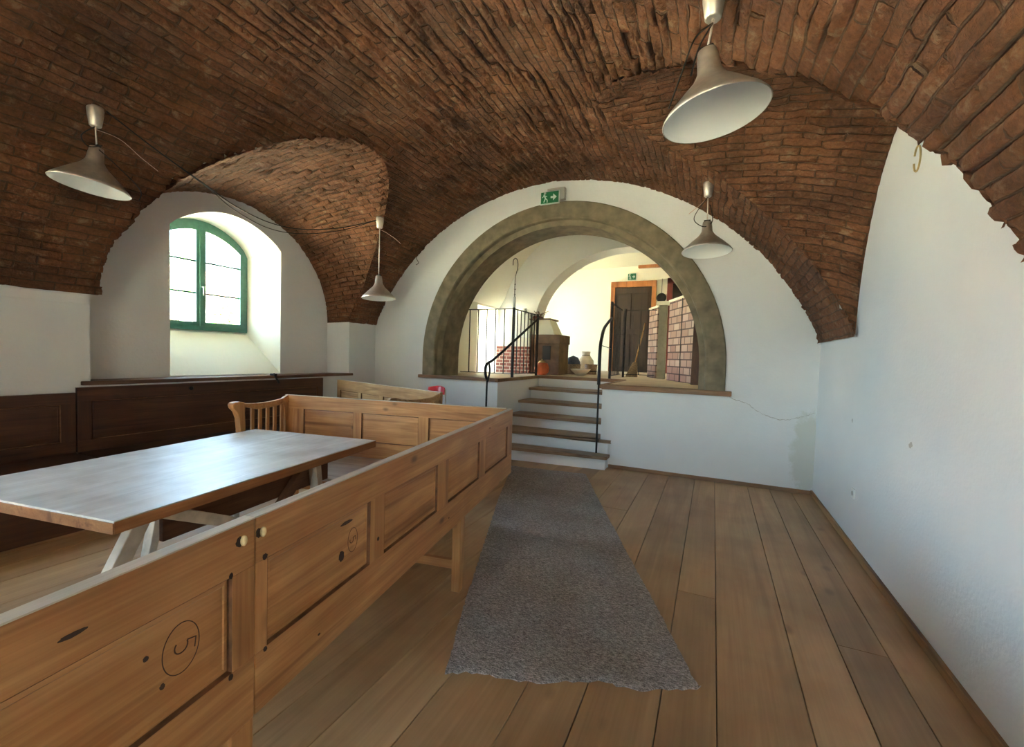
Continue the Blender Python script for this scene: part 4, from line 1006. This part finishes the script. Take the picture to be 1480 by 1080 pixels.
# orange lidded pot
e = empty('orange_pot', (-3.04, 7.93, HP), 0, 'bright orange-red pumpkin-shaped pot with a pale top on the upper floor', 'pot')
mb = MB(); n = 40; prof = [(0, 0), (.09, 0), (.14, .06), (.15, .14), (.12, .22), (.06, .25), (0, .25)]
for (r_, z_) in prof: pass
vs = []; fs = []
for i, (r_, z_) in enumerate(prof):
    for k in range(n):
        a = 2*PI*k/n; q_ = r_*(1-.07*abs(math.sin(a*5))); vs.append((q_*math.cos(a), q_*math.sin(a), z_))
for i in range(len(prof)-1):
    for k in range(n): fs.append((i*n+k, i*n+(k+1) % n, (i+1)*n+(k+1) % n, (i+1)*n+k))
mb.add(vs, fs, True); mb.build('body', M['pumpkin'], e)
mb = MB(); mb.lathe([(0, .24), (.08, .24), (.05, .275), (.012, .285), (.014, .31), (0, .315)], 16); mb.build('lid', M['gold'], e)
# basket, crate, sacks
e = empty('dark_basket', (-2.72, 8.95, HP), 0, 'dark blue-grey bundle in a basket right of the stove', 'basket')
mb = MB(); mb.lathe([(0, 0), (.13, 0), (.17, .22), (.16, .22), (.12, .02), (0, .02)], 20); mb.build('basket', M['wicker'], e)
mb = MB(); mb.lathe([(0, .10), (.14, .16), (.15, .26), (.10, .36), (0, .40)], 18); mb.build('bundle', plain('slate_cloth', (.09, .11, .15), .9, noise=.3, bmp=.5), e)
e = empty('sack', (-2.62, 9.6, HP), 0, 'pale upright cloth sack standing against the light behind the bowls', 'sack')
mb = MB(); mb.lathe([(0, 0), (.15, 0), (.19, .10), (.17, .30), (.08, .42), (.10, .50), (0, .49)], 20); mb.build('bag', M['sack'], e)
mb = MB(); mb.lathe([(.085, .405), (.095, .415), (.085, .425)], 14, None, False); mb.build('tie', M['cord'], e)
e = empty('bowl', (-2.44, 8.55, HP), 0, 'wide pale bowl on the upper floor between the orange pot and wooden bucket', 'bowl')
mb = MB(); mb.lathe([(0, 0), (.08, 0), (.19, .10), (.20, .12), (.185, .115), (.08, .015), (0, .015)], 24); mb.build('body', M['sack'], e)
mb = MB(); mb.lathe([(.20, .118), (.208, .124), (.20, .13)], 24, None, False); mb.build('rim', M['white_plastic'], e)
e = empty('bucket', (-2.42, 9.3, HP), 0, 'small brown wooden bucket, rightmost of the things beside the stove', 'bucket')
mb = MB(); mb.lathe([(0, 0), (.12, 0), (.14, .22), (.13, .22), (.11, .02), (0, .02)], 20); mb.build('tub', M['wicker'], e)
mb = MB(); mb.lathe([(.127, .06), (.131, .07), (.132, .085), (.128, .085)], 20, None, False); mb.build('hoop', M['iron'], e)

# broom
e = empty('broom', (-1.50, 9.0, HP), 0, 'broom leaning in front of the brown door behind the railing', 'broom')
mb = MB(); mb.tube([(0.06, 0, .28), (.20, .20, 1.10)], .014, 8); mb.build('handle', M['pine_pale'], e)
mb = MB(); mb.frus((-.12, .12, -.05, .05), (.02, .10, -.02, .03), 0.001, .30); mb.build('bristles', M['wicker'], e, .01)
# brick screens
def screen(a, b, hgt, thick, label, mat, name='brick_screen', slope=0):
    a = Vector((*a, HP)); b = Vector((*b, HP)); an = math.atan2(b.y-a.y, b.x-a.x); ln = (b-a).length
    e = empty(name, a, an, label, 'screen')
    mb = MB(); mb.prism([(0, 0), (ln, 0), (ln, hgt+slope), (0, hgt)], 0, thick, lambda u, v, h_: (u, h_, v)); mb.build('panel', mat, e)
    mb = MB(); mb.prism([(-.01, hgt), (ln+.01, hgt+slope), (ln+.01, hgt+slope+.04), (-.01, hgt+.04)], -.015, thick+.015, lambda u, v, h_: (u, h_, v)); mb.build('cap', M['plaster_cream'], e)
    return e
sc1 = screen((-1.24, 9.32), (-1.02, 8.86), 1.38, .09, 'narrow brick-patterned screen nearest the broom, with pale cap', M['screen_brick'])
sc2 = screen((-.76, 8.30), (-.27, 7.25), 1.40, .06, 'large brick-patterned screen with a split down its middle, beside the stone arch', M['screen_brick'])
mb = MB(); mb.bar((.60, -.004, 0), (.60, -.004, 1.40), .014, .01); mb.build('split', M['black'], sc2)
mb = MB(); mb.box(-.79, -.765, 8.32, 8.36, HP, HP+1.4)
e = empty('grey_post', (-.90, 8.68, HP), 0, 'grey rendered post standing between the two brick-patterned screens', 'post')
mb = MB(); mb.box(-.075, .075, -.06, .06, 0, 1.40); mb.build('shaft', M['grey_render'], e, .006)
mb = MB(); mb.box(-.11, .11, -.08, .08, 1.40, 1.47); mb.build('cap', M['plaster_cream'], e, .006)
e = empty('leaning_board', (-.24, 7.00, HP), 0, 'dark brown board leaning beside the right foot of the stone arch', 'board')
mb = MB(); mb.prism([(-.06, 0), (.11, 0), (.01, 1.05), (-.055, 1.05)], 0, .03, lambda u, v, h_: (u, h_+.12*v, v)); mb.build('plank', M['dark_wood_v'], e, .004)
mb = MB(); mb.prism([(-.05, .45), (.06, .45), (.055, .50), (-.05, .50)], -.012, .0, lambda u, v, h_: (u, h_+.12*v-.001, v)); mb.build('batten', M['dark_wood_v'], e)

# ------------------------------------------------------------------ red chair
e = empty('red_chair', (-3.58, 4.98, 0), R(180), 'small red plastic chair with thin metal legs behind the pale settle, under the arch ledge', 'chair')
mb = MB()
vs = []; nx_, nz_ = 10, 6
for j in range(nz_+1):
    for i in range(nx_+1):
        a = (i/nx_-.5); vs.append((a*.30*(1-.1*(j/nz_)), -.16-.06*(1-4*a*a)-.03*j/nz_, .87+.115*j/nz_-.02*4*a*a*(j == nz_)))
vs2 = [(x_, y_+.012, z_) for x_, y_, z_ in vs]; q = len(vs); w1 = nx_+1
mb.add(vs+vs2, [(j*w1+i, j*w1+i+1, (j+1)*w1+i+1, (j+1)*w1+i) for j in range(nz_) for i in range(nx_)]+[(q+j*w1+i, q+(j+1)*w1+i, q+(j+1)*w1+i+1, q+j*w1+i+1) for j in range(nz_) for i in range(nx_)]+
       [(i, q+i, q+i+1, i+1) for i in range(nx_)]+[(nz_*w1+i, nz_*w1+i+1, q+nz_*w1+i+1, q+nz_*w1+i) for i in range(nx_)]+[(j*w1, (j+1)*w1, q+(j+1)*w1, q+j*w1) for j in range(nz_)]+[(j*w1+nx_, q+j*w1+nx_, q+(j+1)*w1+nx_, (j+1)*w1+nx_) for j in range(nz_)], True)
mb.build('backrest', M['red'], e)
mb = MB(); mb.box(-.17, .17, -.17, .17, .45, .475); mb.build('seat', M['red'], e, .01)
for sx in (-1, 1):
    mb = MB(); mb.tube([(sx*.145, -.185, .95), (sx*.155, -.18, .46), (sx*.18, -.20, 0.001)], .010, 8); mb.build('leg', M['steel'], e)
    mb = MB(); mb.tube([(sx*.14, .14, .455), (sx*.17, .18, 0.001)], .010, 8); mb.build('leg', M['steel'], e)

# ------------------------------------------------------------------ wall details
e = empty('wall_socket', (XR, 4.25, .435), 0, 'white wall socket low on the right wall', 'socket')
mb = MB(); mb.box(-.012, 0, -.04, .04, -.04, .04); mb.build('cover', M['white_plastic'], e, .003)
mb = MB(); mb.lathe([(.0, 0), (.019, 0), (.019, .002), (0, .002)], 16, Matrix.Translation((-.0125, 0, 0)) @ Matrix.Rotation(R(-90), 4, 'Y')); mb.build('socket_hole', M['grey_plastic'], e)
e = empty('wall_socket', (-5.43, 5.085, 1.28), R(33), 'small white socket on the pier side at the end of the window ledge', 'socket')
mb = MB(); mb.box(-.04, .04, -.010, 0, -.04, .04); mb.build('cover', M['white_plastic'], e, .003)
mb = MB(); mb.lathe([(.0, 0), (.017, 0), (.017, .002), (0, .002)], 16, Matrix.Translation((0, -.0105, 0)) @ Matrix.Rotation(R(90), 4, 'X')); mb.build('socket_hole', M['grey_plastic'], e)
def chip(y, z, a, b, label):
    mb = MB(); n = 14; pts = [(y+a*math.cos(2*PI*i/n)*random.uniform(.5, 1.2), z+b*math.sin(2*PI*i/n)*random.uniform(.5, 1.2)) for i in range(n)]
    mb.prism(pts, XR-.0012, XR-.0002, lambda u, v, h_: (h_, u, v)); o = mb.build('plaster_chip', M['grey_plastic']); tag(o, label, 'wall mark')
chip(4.42, 1.0, .015, .018, 'small chip in the white plaster higher up near the corner')
chip(3.25, 1.0, .026, .020, 'larger scuffed chip in the middle of the right wall')
# crack on the end wall (thin ribbon)
def zz_crack(pts, w, name, label):
    mb = MB(); pp = bez([(x_, YB-.0006, z_) for x_, z_ in pts], 8); A_, B_ = [], []
    for i, p in enumerate(pp):
        ww = w*random.uniform(.25, 1.0)*(1 if 2 < i < len(pp)-2 else .3); j = random.uniform(-.006, .006)
        A_.append((p.x, p.y, p.z+j+ww)); B_.append((p.x, p.y, p.z+j-ww))
    strip(mb, A_, B_); o = mb.build(name, M['grey_plastic']); tag(o, label, 'wall mark')
zz_crack([(.16, 1.06), (.25, 1.01), (.38, .97), (.49, .89), (.63, .83), (.77, .816), (.93, .865), (1.05, .92)], .0045, 'plaster_crack', 'thin sagging crack running from the stone arch foot to the right corner')

# ------------------------------------------------------------------ outside
mb = MB(); mb.box(-60, -6.2, -40, 50, -.75, -.6); mb.box(-6.2, 20, -40, YF-.55, -.75, -.6); struct(mb.build('ground', M['ground']))
def leafy(name, loc, rad, n, label, leaf=.12, trunk=1.0, cat='bush', group=None):
    e = empty(name, loc, 0, label, cat, group)
    rng = random.Random(hash(name) % 100+int(loc[1]*10)); mb = MB()
    for i in range(n):
        u = rng.random(); v = rng.random(); th_ = 2*PI*u; ph = math.acos(2*v-1); rr_ = rng.random()**.4
        p = Vector((rad[0]*rr_*math.sin(ph)*math.cos(th_), rad[1]*rr_*math.sin(ph)*math.sin(th_), trunk+rad[2]+rad[2]*rr_*math.cos(ph)))
        a = Vector((rng.uniform(-1, 1), rng.uniform(-1, 1), rng.uniform(-1, 1))).normalized(); b = a.cross(Vector((rng.uniform(-1, 1), rng.uniform(-1, 1), rng.uniform(-1, 1)))).normalized()
        s_ = leaf*rng.uniform(.6, 1.3); mb.add([p-a*s_, p+b*s_*.5, p+a*s_, p-b*s_*.5], [(0, 1, 2, 3)])
    mb.build('foliage', M['leaf'], e)
    mb = MB(); mb.tube([(0, 0, 0), (.05, .03, trunk*.6), (0, 0, trunk+rad[2])], [.12, .09, .04], 8)
    for k in range(5):
        a = k*1.3; mb.tube([(0, 0, trunk*.8), (rad[0]*.5*math.cos(a), rad[1]*.5*math.sin(a), trunk+rad[2]*1.1)], [.05, .015], 6)
    mb.build('trunk', M['bark'], e)
leafy('bush', (-12.2, 7.55, -.6), (.55, .42, .45), 420, 'leafy green bush seen through the lower right pane of the arched window', leaf=.075, trunk=2.45)
leafy('tree', (-24, 12.3, -.6), (1.6, 1.7, 1.5), 420, 'distant pale tree seen through the middle panes of the arched window', leaf=.16, trunk=3.6, cat='tree')
hs = empty('house', (-34, 16, -.6), R(0), 'bright pale house beyond the garden, seen through the arched window', 'house')
mb = MB(); mb.box(-4, 4, -12, 12, 0, 5.2); mb.build('wall', M['facade'], hs)
mb = MB(); mb.prism([(-4.4, 5.2), (4.4, 5.2), (0, 7.6)], -12.3, 12.3, lambda u, v, h_: (u, h_, v)); mb.build('roof', M['roof_tile'], hs)
for k in range(4):
    mb = MB(); mb.box(4.0, 4.04, -9+5.4*k, -7.8+5.4*k, 2.2, 3.8); mb.build('house_window', M['void'], hs)

# ------------------------------------------------------------------ light
w = bpy.data.worlds.new('World'); scene.world = w; w.use_nodes = True; nt = w.node_tree; nt.nodes.clear()
o = nt.nodes.new('ShaderNodeOutputWorld'); b = nt.nodes.new('ShaderNodeBackground'); sky = nt.nodes.new('ShaderNodeTexSky')
sky.sky_type = 'NISHITA'; sky.sun_disc = False; sky.sun_elevation = R(50); sky.sun_rotation = R(90); sky.air_density = 1.2; sky.dust_density = 3.0
mx = nt.nodes.new('ShaderNodeMix'); mx.data_type = 'RGBA'; mx.inputs[0].default_value = .5; mx.inputs[7].default_value = (2.1, 3.0, 4.1, 1)
nt.links.new(sky.outputs[0], mx.inputs[6]); nt.links.new(mx.outputs[2], b.inputs[0]); nt.links.new(b.outputs[0], o.inputs[0]); b.inputs[1].default_value = SKY = 1.0
sun = bpy.data.lights.new('sun', 'SUN'); sun.energy = 36; sun.angle = R(.6); sun.color = (1, .93, .80)
so = bpy.data.objects.new('sun', sun); COL.objects.link(so); so.rotation_euler = (R(5), R(27), 0)   # shines towards -x (from behind the house) and down
l = bpy.data.lights.new('portal', 'AREA'); l.shape = 'RECTANGLE'; l.size = 1.0; l.size_y = 2.3; l.cycles.is_portal = True
p = bpy.data.objects.new('portal', l); COL.objects.link(p); p.location = ((GX0+GX1)/2, YF-.52, 1.15); p.rotation_euler = (R(90), 0, 0)
def portal(x, y, z, sy, sz):
    l = bpy.data.lights.new('portal', 'AREA'); l.shape = 'RECTANGLE'; l.size = sz; l.size_y = sy; l.cycles.is_portal = True
    p = bpy.data.objects.new('portal', l); COL.objects.link(p); p.location = (x, y, z); p.rotation_euler = (0, R(-90), 0)
portal(-6.2, WW, 2.35, 1.4, 1.5); portal(-6.2, WW-PER, 2.1, 2.8, 2.0)
portal(-5.98, (WY0+WY1)/2, (WZ0+WZ1)/2, WY1-WY0, WZ1-WZ0); portal(HX0-.58, (Y0+Y1)/2, (HP+2.45)/2, Y1-Y0, 2.45-HP)

# ------------------------------------------------------------------ camera
f_, H_ = 625.08, 1.45
ya, pi_, ro = R(24.907), R(-2.343), R(1.698)
F = Vector((-math.sin(ya)*math.cos(pi_), math.cos(ya)*math.cos(pi_), math.sin(pi_))); rt = Vector((math.cos(ya), math.sin(ya), 0)); up = rt.cross(F)
r2 = math.cos(ro)*rt+math.sin(ro)*up; u2 = -math.sin(ro)*rt+math.cos(ro)*up
cam = bpy.data.cameras.new('camera'); cam.sensor_width = 36; cam.lens = f_*36/1480; cam.clip_start = .02
co = bpy.data.objects.new('camera', cam); COL.objects.link(co)
co.matrix_world = Matrix(((r2.x, u2.x, -F.x, 0), (r2.y, u2.y, -F.y, 0), (r2.z, u2.z, -F.z, H_), (0, 0, 0, 1)))
scene.camera = co
scene.view_settings.view_transform = 'Standard'; scene.view_settings.look = 'None'; scene.view_settings.gamma = 1; scene.view_settings.use_curve_mapping = False
scene.view_settings.exposure = 3.27
try:
    scene.cycles.max_bounces = 12; scene.cycles.diffuse_bounces = 8; scene.cycles.use_denoising = True; scene.cycles.sample_clamp_indirect = 8
except Exception: pass
